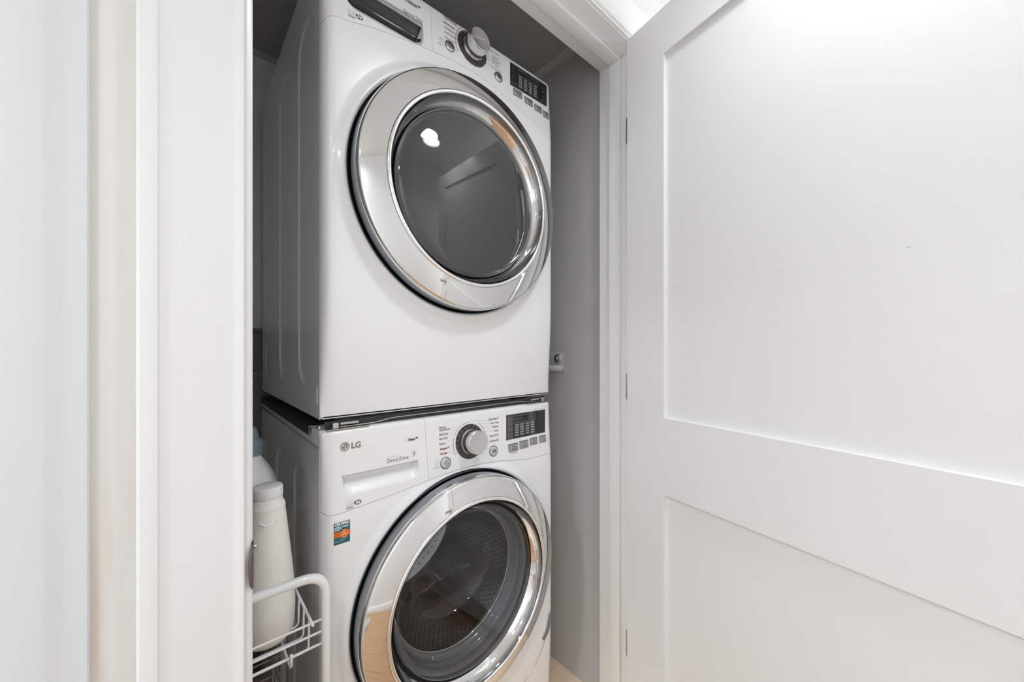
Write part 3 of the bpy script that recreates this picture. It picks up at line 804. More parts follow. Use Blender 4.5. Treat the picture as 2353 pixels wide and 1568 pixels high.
        obj('service_cover_edge', bm, M['satin'], root, smooth=True)
        bm = bmesh.new(); sweep(bm, rounded([(0.652, base(0.652, 0.31)-0.002, 0.33), (0.640, base(0.64, 0.28)-0.004, 0.285), (0.622, base(0.622, 0.26)-0.001, 0.262)], 0.02), 0.005, 8); obj('pull_notch', bm, M['gasket'], root, smooth=True)
    return m, root

def buttons_and_print(m, root, kind):
    global FT_
    D = kind == 'dryer'; zo = m.z0; FT_ = m.T
    def S(x, zz): return m.surf(x, zz)
    FTS.append(S)
    z = lambda v: v-zo
    # dial
    dx, dz = (0.3575, z(1.9275)) if D else (0.3505, 0.9115)
    tdx, tdz = m.T(dx, dz); ys = S(tdx, tdz)
    tilt = math.atan(0.0165/0.17)
    def dialpart(name, prof, mt, n=64, r0=None):
        bm = bmesh.new(); lathe(bm, prof, 0, 0, n); bmesh.ops.rotate(bm, verts=bm.verts, cent=(0, 0, 0), matrix=Matrix.Rotation(-tilt, 3, 'X'))
        o = obj(name, bm, mt, root, angle=35); o.location = (tdx, ys, tdz); return o
    dialpart('dial_ring', [(0.0470, 0.001), (0.0466, -0.0012), (0.0448, -0.0014), (0.0440, 0.0004)], M['brightrim'])
    dialpart('dial_face', [(0.0442, -0.0002), (0.040, -0.0010), (0.028, -0.0024), (0.0, -0.0026)], M['dial'])
    kb = dialpart('knob', [(0.0310, -0.002), (0.0315, -0.006), (0.0300, -0.0085), (0.0292, -0.010), (0.0292, -0.012), (0.0302, -0.014), (0.0302, -0.036), (0.0296, -0.0392), (0.0284, -0.0402), (0.0265, -0.0398), (0.0, -0.0398)], M['satin'], 96)
    kb['label'] = 'round brushed silver cycle selector knob'
    # ridge across the knob face
    bm = bmesh.new(); bx(bm, -0.0235, 0.0195, -0.0012, 0.0, -0.0004, 0.0004, 0.0002, 1)
    bmesh.ops.rotate(bm, verts=bm.verts, cent=(0, 0, 0), matrix=Matrix.Rotation(-math.radians(12), 3, 'Y'))
    o = obj('knob_ridge', bm, M['brightrim'], kb); o.location = (0, -0.0396+0.0, 0.001+0.0039)
    # ticks
    fl = Flat()
    for k in range(14):
        t = math.radians(205-k*18.5)
        if True: fl.line(0.0355*math.cos(t), 0.0355*math.sin(t), 0.0425*math.cos(t), 0.0425*math.sin(t), 0.0008)
    fl.v = [(x+dx, zz+dz) for x, zz in fl.v]
    fl.build('dial_ticks', M['inklight'], root, S, 0.0022)
    # arcs round the dial
    fl = Flat().arc(dx, dz, 0.0505, 0.0009, 88, 212); fl.build('dial_arc', M['inkred'], root, S)
    fl = Flat().arc(dx, dz, 0.0505, 0.0008, 0, 62); fl.build('dial_arc', M['ink'] if not D else M['inklight'], root, S)
    # round buttons
    def rbutton(x, zz, r, name, sym):
        x, zz = m.T(x, zz); yb = S(x, zz)
        bm = bmesh.new(); lathe(bm, [(r+0.0012, 0.001), (r+0.0010, -0.0008), (r-0.0004, -0.0006)], 0, 0, 40)
        b2 = obj(name, bm, M['gasket'], root, smooth=True); b2.location = (x, yb, zz); b2.rotation_euler = (-tilt, 0, 0)
        bm = bmesh.new(); lathe(bm, [(r-0.0006, 0.0), (r-0.0010, -0.0018), (r-0.0030, -0.0026), (0, -0.0022)], 0, 0, 40)
        b3 = obj('button_cap', bm, M['satin'], b2, smooth=True)
        f = Flat()
        if sym == 'power': f.arc(0, 0, r*0.42, 0.0007, 0, 360, 28); f.rect(-0.0004, -r*0.22, 0.0004, r*0.22)
        else:
            f.poly([(-r*0.30, -r*0.28), (r*0.12, 0), (-r*0.30, r*0.28)]); f.rect(r*0.16, -r*0.28, r*0.24, r*0.28); f.rect(r*0.34, -r*0.28, r*0.42, r*0.28)
        f.build('button_symbol', M['ink'], b2, lambda a, b: -0.0026, 0.0002)
    if D:
        rbutton(0.2905, z(1.9005), 0.0135, 'power_button', 'power'); rbutton(0.4455, z(1.8975), 0.0135, 'start_button', 'play')
    else:
        rbutton(0.2785, 0.8700, 0.0140, 'power_button', 'power'); rbutton(0.4285, 0.8724, 0.0140, 'start_button', 'play')
    # display window
    X0, X1, Z0, Z1 = (0.4890, 0.6360, z(1.8975), z(1.9600)) if D else (0.4740, 0.6290, 0.8945, 0.9640)
    fl = Flat()
    def grid(fl, x0, z0, x1, z1, nx=24):
        for i in range(nx):
            fl.rect(x0+(x1-x0)*i/nx, z0, x0+(x1-x0)*(i+1)/nx, z1)
    Flat().rrect(X0-0.0012, Z0-0.0012, X1+0.0012, Z1+0.0012, 0.003).build('display_frame', M['satin'], root, S, 0.0004)
    dsp = Flat().rrect(X0, Z0, X1, Z1, 0.0025).build('display', M['display'], root, S, 0.0008)
    L = X1-X0; H = Z1-Z0
    Flat().rect(X0+0.002, Z0+0.0015, X0+0.0235, Z1-0.0015).build('display_side', M['dispgrey'] if not D else M['display'], root, S, 0.0010)
    ch = Flat()
    for i in range(4):
        for j in range(5):
            xx = X0+0.0310+i*0.0208*(L/0.155); zz = Z0+0.0068+j*0.0072
            ch.rrect(xx, zz, xx+0.0152*(L/0.155), zz+0.0046, 0.0008, 2)
    ch.build('indicator_labels', M['chip'], root, S, 0.0012)
    ft = Flat(); ft.frame(X0+0.0275, Z0+0.0440, X0+0.1120, Z1-0.0050, 0.0007)
    for i in range(3):
        xx = X0+0.004; ft.rect(xx, Z0+0.017+i*0.0160, xx+0.0125, Z0+0.0178+i*0.0160)
    if D:
        for i in range(4): ft.rect(X1-0.020, Z0+0.012+i*0.0130, X1-0.006, Z0+0.0128+i*0.0130)
    ft.build('display_lines', M['chip'], root, S, 0.0012)
    tt = Flat()
    rows = ['Anti Bacterial', 'Reduce Static', 'Easy Iron', 'Damp Dry'] if D else ['Add Garments', 'Delay Wash', 'Normal', 'Fresh Care']
    for i, s in enumerate(['Add Garment', 'Delay Wash', 'Pre Wash', 'Extra Rinse'] if not D else ['Custom', 'More Time', 'Less Time', 'Wrinkle Care']):
        tt.text(s, X0+0.0042, Z0+0.0085+i*0.0160, 0.0042, 0.0, 0.0175)
    if D:
        for i, s in enumerate(['Signal', 'Damp Dry', 'Lock', 'Rack Dry']): tt.text(s, X1-0.0205, Z0+0.0070+i*0.0130, 0.0040, 0, 0.0145)
    tt.build('display_text', M['chip'], root, S, 0.0012)
    dg = Flat()
    def seg7(x, zz, w_, h_):
        t = 0.0006
        dg.rect(x, zz, x+w_, zz+t); dg.rect(x, zz+h_/2, x+w_, zz+h_/2+t); dg.rect(x, zz+h_-t, x+w_, zz+h_); dg.rect(x, zz, x+t, zz+h_); dg.rect(x+w_-t, zz, x+w_, zz+h_)
    for i in range(3): seg7(X0+0.082+i*0.0095, Z0+0.0485, 0.0062, 0.0100)
    for i in range(4): seg7(X0+0.031+i*0.0088, Z0+0.0525, 0.0050, 0.0060)
    dg.build('display_digits', M['gasket'], root, S, 0.0012)
    # square buttons
    sq = [(0.5010, 0.5332, z(1.8745), z(1.8925)), (0.5450, 0.5755, z(1.8690), z(1.8900)), (0.5850, 0.6145, z(1.8645), z(1.8835)), (0.6215, 0.6440, z(1.8560), z(1.8765))] if D else \
         [(0.4825, 0.5170, 0.8580, 0.8815), (0.5250, 0.5580, 0.8600, 0.8835), (0.5660, 0.5960, 0.8635, 0.8855), (0.6055, 0.6320, 0.8640, 0.8865)]
    if D:
        sq = [(a, b, 0.8715-i*0.0045, 0.8915-i*0.0045) for i, (a, b, _, _) in enumerate(sq)]
    txt = [('Dry', 'Level'), ('Temp.', 'Control'), ('Time', 'Dry'), ('Signal', '')] if D else [('Wash', 'Temp.'), ('Spin', 'Speed'), ('Soil', 'Level'), ('', '')]
    for (x0, x1, a0, a1), (t1, t2) in zip(sq, txt):
        (x0, a0), (x1, a1) = m.T(x0, a0), m.T(x1, a1)
        xm, zm = (x0+x1)/2, (a0+a1)/2; yb = S(xm, zm)
        bm = bmesh.new(); bx(bm, x0-xm, x1-xm, -0.0010, 0.002, a0-zm, a1-zm, 0.0012, 2)
        b = obj('option_button', bm, M['ink'], root, angle=35); b.location = (xm, yb, zm); b.rotation_euler = (-tilt, 0, 0)
        peel = not D and not t1
        bm = bmesh.new(); bx(bm, x0-xm+0.0012, x1-xm-0.0012, -0.0022, 0.0, a0-zm+0.0012, a1-zm-0.0024, 0.0006, 2)
        c = obj('button_cap', bm, M['button'] if not peel else M['peel'], b, angle=35)
        if peel: c['label'] = 'worn, peeling grey button film'
        if t1:
            f = Flat(); f.text(t1, 0, 0.0012 if t2 else -0.0015, 0.0066, 0.0001, None, 'CENTER')
            if t2: f.text(t2, 0, -0.0062, 0.0066, 0.0001, None, 'CENTER')
            f.build('button_text', M['ink'], b, lambda a, b_: -0.0022, 0.0002)
    # printed cycle names with leader lines
    ink = Flat(); red = Flat(); ln = Flat()
    if D:
        red.text('STEAM CYCLE & SENSOR DRY', 0.2725, z(1.9700)-0.0022, 0.0055, 0.0001, 0.048); red.rect(0.2725, z(1.9700)-0.0036, 0.3205, z(1.9700)-0.0030)
        for s, v, w_ in (('Cotton/Normal', 1.9595, 0.037), ('Bulky/Large', 1.9470, 0.031)): ink.text(s, 0.2722, z(v)+0.0020, 0.0072, 0.0001, w_)
        ink.text('Anti Bacterial', 0.2740, z(1.9355)+0.0025, 0.0072, 0.0, 0.034)
        for s, v, w_ in (('Steam Sanitary™', 1.9235, 0.040), ('Steam Fresh™', 1.9110, 0.034)): red.text(s, 0.2755, z(v)+0.0035, 0.0072, 0.0, w_)
        for i, (x, v) in enumerate(((0.311, 1.9595), (0.305, 1.9470), (0.312, 1.9355))):
            t = math.radians(118+i*20); ln.line(x, z(v), dx+0.0505*math.cos(t), dz+0.0505*math.sin(t), 0.0004)
        for s, v, w_, x in (('Perm. Press', 1.9555, 0.028, 0.4170), ('Delicates', 1.9425, 0.022, 0.4230), ('MANUAL DRY', 1.9350, 0.026, 0.4230), ('Speed Dry', 1.9290, 0.025, 0.4230), ('Air Dry', 1.9220, 0.017, 0.4310), ('Download Cycle', 1.9130, 0.038, 0.4200)):
            ink.text(s, x, z(v)-0.0005, 0.0064, 0.0, w_)
        for v, a in ((1.9555, 40), (1.9425, 22), (1.9290, 4), (1.9150, -14)):
            t = math.radians(a); ln.line(dx+0.0505*math.cos(t), dz+0.0505*math.sin(t), 0.4165, z(v)-0.001, 0.0004)
    else:
        red.text('STEAM CYCLE', 0.2590, 0.9565, 0.0062, 0.0001, 0.0205); red.rect(0.2590, 0.9555, 0.2795, 0.9559)
        for s, v, w_ in (('Cotton/Normal', 0.9500, 0.0300), ('Bulky/Large', 0.9395, 0.0250), ('Heavy Duty', 0.9290, 0.0240), ('Sanitary', 0.9165, 0.0178)):
            ink.text(s, 0.2600, v, 0.0080, 0.0001, w_)
        for s, v, w_ in (('Allergiene™', 0.9040, 0.0255), ('Tub Clean', 0.8920, 0.0205)): red.text(s, 0.2620, v, 0.0080, 0.00025, w_)
        for x, v, a in ((0.2920, 0.9525, 103), (0.2870, 0.9420, 124), (0.2860, 0.9315, 143), (0.2800, 0.9190, 162), (0.2895, 0.9065, 181), (0.2845, 0.8945, 200)):
            t = math.radians(a); ln.line(x, v, dx+0.0510*math.cos(t), dz+0.0510*math.sin(t), 0.0004)
        for s, v, w_ in (('Bright Whites™', 0.9575, 0.0340), ('Perm. Press', 0.9465, 0.0270), ('Delicates', 0.9360, 0.0215), ('Towels', 0.9245, 0.0165), ('Speed Wash', 0.9125, 0.0300), ('Downloaded', 0.8985, 0.0300)):
            ink.text(s, 0.4455, v, 0.0076, 0.0001, w_, 'RIGHT')
        for x, v, a in ((0.4095, 0.9600, 84), (0.4165, 0.9490, 58), (0.4220, 0.9385, 40), (0.4265, 0.9270, 22), (0.4140, 0.9150, 5), (0.4140, 0.9010, -12)):
            t = math.radians(a); ln.line(x, v, dx+0.0510*math.cos(t), dz+0.0510*math.sin(t), 0.0004)
        ink.text('Set Cold Rinses', 0.4870, 0.8525, 0.0050, 0, 0.0270)
    # tag icon
    tx, tz = (0.2650, z(1.9035)) if D else (0.2545, 0.8750)
    ic = Flat().arc(tx, tz, 0.0052, 0.0006, 30, 340, 24).arc(tx, tz, 0.0023, 0.0006, 0, 360, 16).arc(tx+0.0035, tz+0.001, 0.0042, 0.0006, -60, 60, 10)
    ic.text('Smart', tx, tz-0.0100, 0.0042, 0, None, 'CENTER').text('Diagnosis™', tx, tz-0.0140, 0.0042, 0, None, 'CENTER')
    ic.build('tag_icon', M['inklight'], root, S)
    ink.text('⌂', 0.6330, 0.8530, 0.006) if False else None
    bl = Flat(); bx_, bz_ = (0.6600, z(1.9180)) if D else (0.6100, 0.8530)
    bl.arc(bx_, bz_, 0.0022, 0.0005, 0, 360, 14).rect(bx_-0.0018, bz_-0.0050, bx_+0.0018, bz_-0.0044); bl.build('lock_icon', M['inklight'], root, S)
    bl = Flat().text('Custom Program', X1-0.045, Z1+0.0035, 0.0042, 0, 0.030); bl.build('display_caption', M['inklight'], root, S)
    ink.build('cycle_names', M['ink'], root, S)
    o = red.build('cycle_names', M['inkred'], root, S); o['label'] = 'steam cycle names printed in dark red'
    ln.build('leader_lines', M['inklight'], root, S)
    # prints on the drawer
    def certs(x, zz):
        f = Flat().frame(x, zz-0.0155, x+0.0140, zz, 0.0004); f.rect(x+0.0005, zz-0.0153, x+0.0135, zz-0.0118)
        f.arc(x+0.007, zz-0.0100, 0.0062, 0.0004, 20, 150, 10); f.text('energy', x+0.0012, zz-0.0092, 0.0045, 0, 0.0095, shear=0.4)
        f.poly([(x+0.0112+0.0016*(1 if k % 2 == 0 else 0.42)*math.cos(PI/2+k*PI/5), zz-0.0052+0.0016*(1 if k % 2 == 0 else 0.42)*math.sin(PI/2+k*PI/5)) for k in range(10)])
        f.build('energy_mark', M['inklight'], root, S)
        h = Flat().disc(x+0.0225, zz-0.0062, 0.0074, 0.0050, 32); h.build('efficiency_mark', M['ink'], root, S)
        Flat().text('he', x+0.0225, zz-0.0092, 0.0115, 0.0003, 0.0098, 'CENTER', shear=0.35).build('efficiency_letters', M['white'], root, S, 0.0008)
    if D:
        certs(0.0480, z(1.8510)+0.0005)
        f = Flat().text('Sensor Dry', 0.1685, z(1.9155)-0.002, 0.0125, 0.0, 0.0470, slope=0.02); f.text('TrueSteam™', 0.170, z(1.9420), 0.0120, 0.0003, 0.0400)
        f.build('feature_names', M['ink'], root, S)
    else:
        certs(0.0445, 0.8370)
        lg = Flat(); cx_, cz_ = 0.0412, 0.9508; R_ = 0.0092
        lg.arc(cx_, cz_, R_, 0.0008, 0, 360, 40); lg.disc(cx_, cz_, R_-0.0012, None, 36)
        lg.build('maker_emblem', M['logo'], root, S, 0.0005)
        wl = Flat().arc(cx_, cz_, R_-0.0028, 0.0009, 95, 360, 30).rect(cx_-0.0002, cz_-0.0045, cx_+0.0008, cz_+0.0040).rect(cx_-0.0002, cz_-0.0045, cx_+0.0032, cz_-0.0036).rect(cx_+0.0028, cz_-0.0005, cx_+R_-0.0024, cz_+0.0004).disc(cx_-0.0034, cz_+0.0028, 0.0012)
        wl.build('emblem_lines', M['plastic'], root, S, 0.0008)
        Flat().text('LG', 0.0540, 0.9452, 0.0165, 0.0008, 0.0192).build('maker_letters', M['logo'], root, S)
        f = Flat().text('Direct Drive', 0.1300, 0.8995, 0.0128, 0.0, 0.0505); f.text('Steam™', 0.1800, 0.9400, 0.0088, 0.0004, 0.0240)
        f.text('6', 0.1920, 0.9068, 0.0095, 0.0002, 0.0055, shear=0.3)
        f.build('feature_names', M['ink'], root, S)
        f = Flat().text('Inverter', 0.1300, 0.9098, 0.0055, 0, 0.0260, space=1.4).frame(0.1880, 0.9028, 0.2005, 0.9165, 0.0004).rect(0.1905, 0.9042, 0.1980, 0.9052)
        f.arc(0.1755, 0.9428, 0.0028, 0.0005, -60, 240, 14).rect(0.1735, 0.9395, 0.1775, 0.9400); f.build('feature_small_print', M['inklight'], root, S)
        # certification sticker
        x0, x1, a0, a1 = 0.0203, 0.0512, 0.7555, 0.7995
        Flat().rrect(x0-0.0008, a0-0.0008, x1+0.0008, a1+0.0008, 0.0015).build('sticker', M['cream'], root, S, 0.0003)
        Flat().rrect(x0, a0, x1, a1, 0.0018).build('sticker_field', M['teal'], root, S, 0.0005)
        sb = Flat()
        for k in range(12): sb.rect(x0-0.0004+0.0318*k/12, 0.7695, x0-0.0004+0.0318*(k+1)/12, 0.7805)
        sb.build('sticker_band', M['orange'], root, S, 0.0007)
        Flat().disc(0.0405, 0.7750, 0.0085).build('sticker_roundel', M['orange'], root, S, 0.00085)
        cs = Flat().arc(0.0405, 0.7750, 0.0066, 0.0006, 0, 360, 32).disc(0.0396, 0.7777, 0.0021).disc(0.0427, 0.7733, 0.0024, 0.0016).disc(0.0380, 0.7730, 0.0017)
        cs.build('sticker_emblem', M['peach'], root, S, 0.0011)
        Flat().text('CERTIFIED', x0+0.0012, 0.7935, 0.0070, 0.00035, 0.0285).text('asthma & allergy', x0+0.0012, 0.7882, 0.0052, 0.00015, 0.0270, shear=0.2).text('friendly™', x0+0.0012, 0.7838, 0.0052, 0.00015, 0.0130, shear=0.2).build('sticker_text', M['white'], root, S, 0.0009)
        f = Flat()
        for i in range(3): f.rect(x0+0.0100, 0.7655-i*0.0026, x0+0.0260-i*0.003, 0.7662-i*0.0026)
        f.text('aafa', x0+0.0018, 0.7605, 0.0050, 0.0001, 0.0062); f.build('sticker_small_print', M['inklight'], root, S, 0.0009)
        f = Flat()
        for i in range(4): f.rect(x0+0.0012, 0.7775-i*0.0023, x0+0.0095-(i % 2)*0.0015, 0.7781-i*0.0023)
        f.build('sticker_small_print', M['inkred'], root, S, 0.0009)
M['peel'] = mat('peeled_film', (0.36, 0.36, 0.36), 0.55, 0.2, bump=1.0, bscale=500, var=0.45, vscale=220)
wm, wroot = make_machine('washer'); buttons_and_print(wm, wroot, 'washer')
dm, droot = make_machine('dryer'); buttons_and_print(dm, droot, 'dryer')

# ------------------------------------------------------------------ stacking kit between the machines
sk = thing('stacking_kit', 'dark rubber and bare steel stacking bracket between dryer and washer', 'bracket', (0, 0, 0.983))
bm = bmesh.new(); pr = [(-0.0035, -0.0165), (-0.0035, 0.0008), (0.060, 0.0008), (0.060, 0.0026), (-0.0060, 0.0026), (-0.0060, -0.0165)]
for px in (0,):
    A = [bm.verts.new((x, 0.088, z)) for x, z in pr]; B = [bm.verts.new((x, 0.735, z)) for x, z in pr]
    for i in range(len(pr)): j = (i+1) % len(pr); bm.faces.new([A[i], A[j], B[j], B[i]])
    bm.faces.new(A); bm.faces.new(B)
o = obj('side_rail', bm, M['rubber'], sk); o['label'] = 'black rail along the left edge'
bm = bmesh.new(); bm2 = bmesh.new()
A = [bm2.verts.new((W-x, 0.088, z)) for x, z in pr]; B = [bm2.verts.new((W-x, 0.735, z)) for x, z in pr]
for i in range(len(pr)): j = (i+1) % len(pr); bm2.faces.new([A[i], A[j], B[j], B[i]])
bm2.faces.new(A); bm2.faces.new(B); bm.free(); obj('side_rail', bm2, M['rubber'], sk)
bm = bmesh.new(); sweep(bm, [(0.040, 0.0865, 0.0020), (-0.0045, 0.0865, 0.0018), (-0.0050, 0.0865, -0.0160)], 0.0012, 6); obj('rail_end', bm, M['steel'], sk, smooth=True)
bm = bmesh.new(); sweep(bm, rounded([(0.020, 0.026, 0.0045), (0.115, 0.026, 0.0045), (0.150, 0.028, 0.0100), (0.55, 0.028, 0.0105), (0.590, 0.026, 0.0050), (0.650, 0.026, 0.0048)], 0.02), 0.0011, 6)
o = obj('front_rod', bm, M['steel'], sk, smooth=True); o['label'] = 'thin shiny steel edge across the gap'
bm = bmesh.new(); bx(bm, 0.012, 0.660, 0.034, 0.036, 0.001, 0.0170); obj('front_strip', bm, M['rubber'], sk)
for sx in (0.0, 1.0):
    bm = bmesh.new(); X = (lambda v: v) if sx == 0 else (lambda v: W-v)
    a, b = sorted((X(0.040), X(0.078))); bx(bm, a, b, 0.024, 0.033, 0.0085, 0.0135, 0.001); obj('pin', bm, M['steel'], sk, angle=35)
    bm = bmesh.new(); a, b = sorted((X(0.024), X(0.036))); bx(bm, a, b, 0.020, 0.036, 0.0025, 0.0150, 0.0015); obj('clip', bm, M['steel'], sk, angle=35)
    bm = bmesh.new(); a, b = sorted((X(0.012), X(0.10))); bx(bm, a, b, 0.018, 0.034, 0.0003, 0.0022, 0.0005); obj('foot_plate', bm, M['steel'], sk, angle=35)
bm = bmesh.new(); lathe(bm, [(0, -0.006), (0.003, -0.0055), (0.0045, -0.003), (0.0045, 0)], 0, 0, 16); o = obj('screw', bm, M['steel'], sk, smooth=True); o.location = (0.004, 0.040, 0.0055); o.rotation_euler = (0, 0, -0.9)

# ------------------------------------------------------------------ rolling cart with bottles
cart = thing('rolling_cart', 'white tubular wire rack cart in the gap left of the washer', 'cart', (-0.158, 0.15, 0))
def cobj(name, bm, mt, parent=cart, **k):
    o = obj(name, bm, mt, parent, **k); o.location = (-cart.location.x if parent is cart else 0, -cart.location.y if parent is cart else 0, 0); return o
XA, XB = -0.308, -0.0085
for yf in (-0.053, 0.335):
    bm = bmesh.new(); sweep(bm, rounded([(XB, yf, 0.03), (XB, yf, 0.738), (XA, yf, 0.738), (XA, yf, 0.03)], 0.042, 14), 0.0082, 14)
    cobj('frame_tube', bm, M['wire'], smooth=True)
for zt in (0.595, 0.290):
    sh = None
    for i, zz in enumerate((0.0595, 0.0375, 0.0155)):
        for yf in (-0.053, 0.335):
            bm = bmesh.new(); sweep(bm, [(XA, yf+(0.004 if yf > 0 else 0), zt+zz), (XB, yf, zt+zz)], 0.0022, 8); cobj('cross_wire', bm, M['wire'], smooth=True)
    for xr in (-0.0325, -0.2845):
        bm = bmesh.new(); sweep(bm, [(xr, -0.062, zt+0.060), (xr, 0.342, zt+0.060)], 0.0025, 8); cobj('side_wire', bm, M['wire'], smooth=True)
    yy = -0.034
    while yy < 0.33:
        bm = bmesh.new(); sweep(bm, rounded([(-0.0325, yy, zt+0.060), (-0.0335, yy, zt+0.0005), (-0.2835, yy, zt+0.0005), (-0.2845, yy, zt+0.060)], 0.010, 6), 0.0019, 8)
        cobj('basket_wire', bm, M['wire'], smooth=True); yy += 0.040
    for xr in (-0.066, -0.250):
        bm = bmesh.new(); sweep(bm, rounded([(xr, 0.334, zt-0.004), (xr, -0.050, zt-0.004), (xr, -0.0575, zt+0.0245), (xr, -0.0585, zt+0.003)], 0.004, 4), 0.0024, 8); cobj('support_wire', bm, M['wire'], smooth=True)
for xr in (XA, XB):
    for yf in (-0.053, 0.335):
        bm = bmesh.new(); lathe(bm, [(0, -0.009), (0.018, -0.009), (0.020, -0.006), (0.020, 0.006), (0.018, 0.009), (0, 0.009)], xr+(0.014 if xr < -0.1 else -0.014), 0.0205, 24, 'Y')
        bmesh.ops.translate(bm, verts=bm.verts, vec=(0, yf, 0)); cobj('caster', bm, M['rubber'], angle=40)
def oval(name, prof, cx, cy, ax, ay, mt, parent, n=64, power=2.0):
    bm = bmesh.new(); lathe(bm, [(r, z) for r, z in prof], 0, 0, n, 'Z')
    o = obj(name, bm, mt, parent, angle=40)
    for v in o.data.vertices:
        v.co.x = v.co.x*ax; v.co.y = v.co.y*ay
    o.location = (cx, cy, 0); return o
zb = 0.5985
b1 = thing('bleach_bottle', 'tall slim white plastic bottle with flat white cap in the cart', 'bottle', (-0.086, 0.048, zb))
oval('bottle_body', [(0.0, 0.004), (0.6, 0.001), (0.86, 0.003), (0.96, 0.012), (1.0, 0.03), (1.02, 0.055), (1.0, 0.09), (0.93, 0.13), (0.84, 0.17), (0.745, 0.21), (0.68, 0.238), (0.66, 0.247), (0.665, 0.252), (0.63, 0.257), (0.57, 0.262), (0.56, 0.268), (0.0, 0.268)], 0, 0, 0.0455, 0.046, M['hdpe'], b1)
oval('bottle_cap', [(0, 0.2675), (0.94, 0.2675), (0.98, 0.270), (1.0, 0.275), (0.985, 0.286), (0.96, 0.289), (0.90, 0.2905), (0.0, 0.2905)], 0, 0, 0.0262, 0.0262, M['cap'], b1)
bm = bmesh.new()
sweep(bm, [(-0.022+0.030*k/10, -0.0318-0.0012*math.sin(PI*k/10), 0.232-0.010*math.sin(PI*(k/10)*0.9)) for k in range(11)]+[], 0.0011, 6)
o = obj('embossed_arrow', bm, M['hdpe'], b1, smooth=True); o.location = (0.004, 0.001, 0.002)
b2 = thing('detergent_jug', 'large white plastic detergent jug with grey-blue cap behind the slim bottle', 'jug', (-0.101, 0.188, zb))
oval('jug_body', [(0.0, 0.004), (0.7, 0.001), (0.93, 0.006), (1.0, 0.02), (1.0, 0.08), (0.985, 0.13), (0.965, 0.17), (0.94, 0.205), (0.90, 0.232), (0.83, 0.256), (0.72, 0.279), (0.58, 0.297), (0.44, 0.310), (0.40, 0.316), (0.39, 0.322), (0, 0.322)], 0, 0, 0.0645, 0.086, M['hdpe'], b2)
bm = bmesh.new(); pr = [(0, 0.3195), (0.0275, 0.3195), (0.0290, 0.3215)]
for k in range(4): pr += [(0.0292, 0.3225+k*0.006), (0.0275, 0.3255+k*0.006), (0.0292, 0.3285+k*0.006)]
pr += [(0.0285, 0.350), (0.0265, 0.354), (0.0200, 0.357), (0.0190, 0.364), (0.0165, 0.376), (0.0110, 0.383), (0, 0.3835)]
lathe(bm, pr, 0, 0, 40, 'Z'); o = obj('jug_cap', bm, M['bluecap'], b2, angle=50)
bm = bmesh.new(); sweep(bm, rounded([(-0.02, -0.078, 0.24), (-0.025, -0.100, 0.20), (-0.025, -0.098, 0.13), (-0.02, -0.078, 0.10)], 0.02), 0.010, 12); obj('jug_handle', bm, M['hdpe'], b2, smooth=True)
# grey cloth on the lower tier
bm = bmesh.new(); bmesh.ops.create_grid(bm, x_segments=20, y_segments=20, size=0.5)
import mathutils.noise as mn
for v in bm.verts:
    x, y2 = v.co.x, v.co.y; rr = max(abs(x), abs(y2))*2
    v.co = Vector((-0.16+x*0.22, 0.10+y2*0.26, 0.2985+0.13*(1-rr**3)*(0.8+0.5*mn.noise(Vector((x*4, y2*4, 0.3))))))
bmesh.ops.solidify(bm, geom=bm.faces[:], thickness=0.003)
for v in bm.verts: v.co.z = max(v.co.z, 0.2960)
tag(obj('folded_cloth', bm, M['cloth'], smooth=True), 'crumpled grey cloth on the lower tier of the white cart', 'cloth')

# ------------------------------------------------------------------ bracket and screw on the closet's right wall
wbk = thing('wall_bracket', 'small painted bracket with a screw on the closet wall right of the dryer', 'bracket', (CW, 0.12, 1.08))
bm = bmesh.new(); sweep(bm, rounded([(-0.008, 0.15, -0.002), (-0.008, -0.022, -0.002)], 0.005), 0.0115, 12)
o = obj('bar', bm, M['closet'], wbk, smooth=True)
box('bar_plate', -0.004, 0.0, -0.0215, 0.120, -0.010, 0.056, M['closet'], wbk, bev=0.0019, seg=3)
bm = bmesh.new(); lathe(bm, [(0.0, -0.006), (0.013, -0.0055), (0.0165, -0.003), (0.017, 0.0)], 0, 0, 28); o = obj('washer_disc', bm, M['steel'], wbk, smooth=True); o.location = (-0.006, 0.002, 0.034); o.rotation_euler = (0, 0, -PI/2)
bm = bmesh.new(); lathe(bm, [(0.0, -0.006), (0.0045, -0.0055), (0.0058, -0.002), (0.006, 0.0)], 0, 0, 16); o = obj('screw', bm, M['hinge'], wbk, smooth=True); o.location = (-0.0115, 0.000, 0.035); o.rotation_euler = (0, 0, -PI/2)

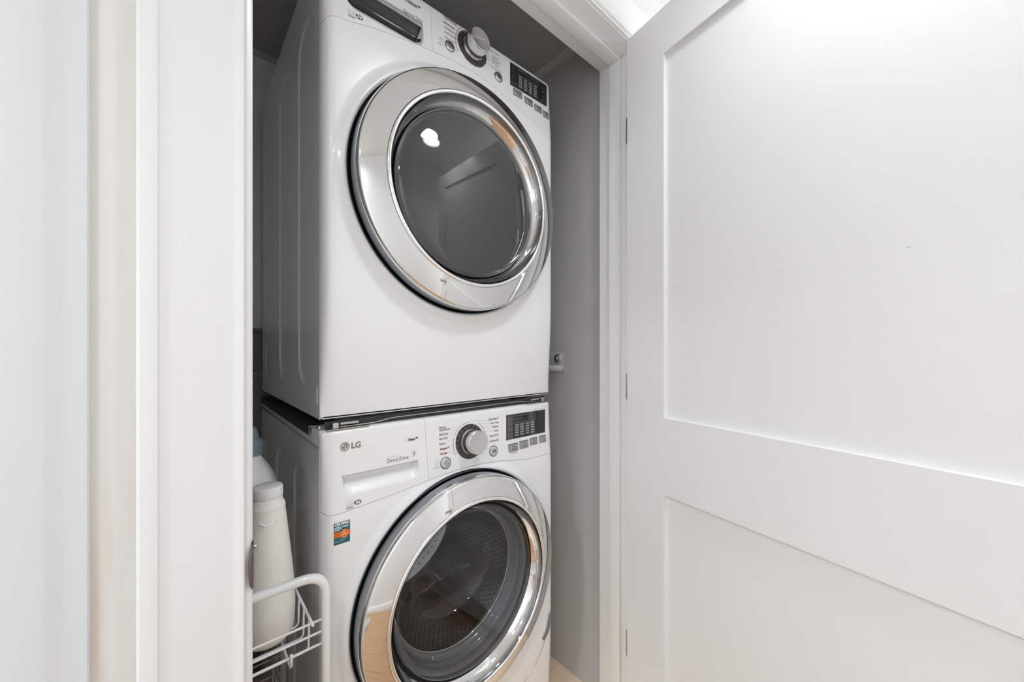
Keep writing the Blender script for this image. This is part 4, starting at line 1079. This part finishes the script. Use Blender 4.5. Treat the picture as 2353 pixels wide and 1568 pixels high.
# ------------------------------------------------------------------ hallway behind the camera (shows in the chrome)
names = ['ceiling downlight mirrored high in the dark dryer glass', 'downlight over the middle of the hall, left of the camera', 'added unseen downlight behind the camera on its left, lifting the closet', 'added unseen downlight beyond the open door, brightening the hinge gap']
for (lx, ly), nm in zip(LAMPS, names):
    d = thing('ceiling_downlight', nm, 'ceiling light', (lx, ly, HALL_Z), 'recessed downlights in the hall ceiling')
    bm = bmesh.new(); lathe(bm, [(0.060, -0.0005), (0.064, -0.004), (0.078, -0.004), (0.082, -0.0005)], 0, 0, 48, 'Z'); obj('trim_ring', bm, M['trim'], d, smooth=True)
    bm = bmesh.new(); lathe(bm, [(0.0, -0.002), (0.060, -0.0015)], 0, 0, 40, 'Z'); obj('lens', bm, M['lamp'], d)
rug = bmesh.new(); N = 230; x0, x1, y0, y1 = -1.75, -0.45, -1.25, -0.40
gr = []
for i in range(N+1):
    r_ = []
    for j in range(N+1):
        x = x0+(x1-x0)*i/N; yv = y0+(y1-y0)*j/N
        d = math.hypot(x+1.1, yv+0.82)
        hgt = 0.020+0.011*math.sin(d*105+2.2*mn.noise(Vector((x*7, yv*7, 0))))+0.016*mn.noise(Vector((x*75, yv*75, 1)))
        if i in (0, N) or j in (0, N): hgt = 0.001
        r_.append(rug.verts.new((x, yv, hgt)))
    gr.append(r_)
for i in range(N):
    for j in range(N): rug.faces.new([gr[i][j], gr[i+1][j], gr[i+1][j+1], gr[i][j+1]])
o = obj('shag_rug', rug, M['rug'], smooth=True); tag(o, 'grey shaggy rug seen mirrored low in the washer door chrome', 'rug'); o['kind'] = 'stuff'
ds = thing('low_cabinet', 'dark blue-black cabinet mirrored in the dryer door chrome', 'cabinet', (-2.35, -0.48, 0))
box('cabinet_body', -0.35, 0.35, -0.22, 0.25, 0.06, 0.93, M['darkwood'], ds, bev=0.004)
box('cabinet_top', -0.37, 0.37, -0.24, 0.265, 0.931, 0.955, M['darkwood'], ds, bev=0.004)
for k in (-1, 1): box('cabinet_door', 0.175*k-0.17, 0.175*k+0.17, -0.236, -0.2205, 0.08, 0.91, M['darkwood'], ds, bev=0.002)
for kx in (-0.32, 0.32):
    for ky in (-0.19, 0.22): box('leg', kx-0.02, kx+0.02, ky-0.02, ky+0.02, 0.0, 0.059, M['darkwood'], ds)
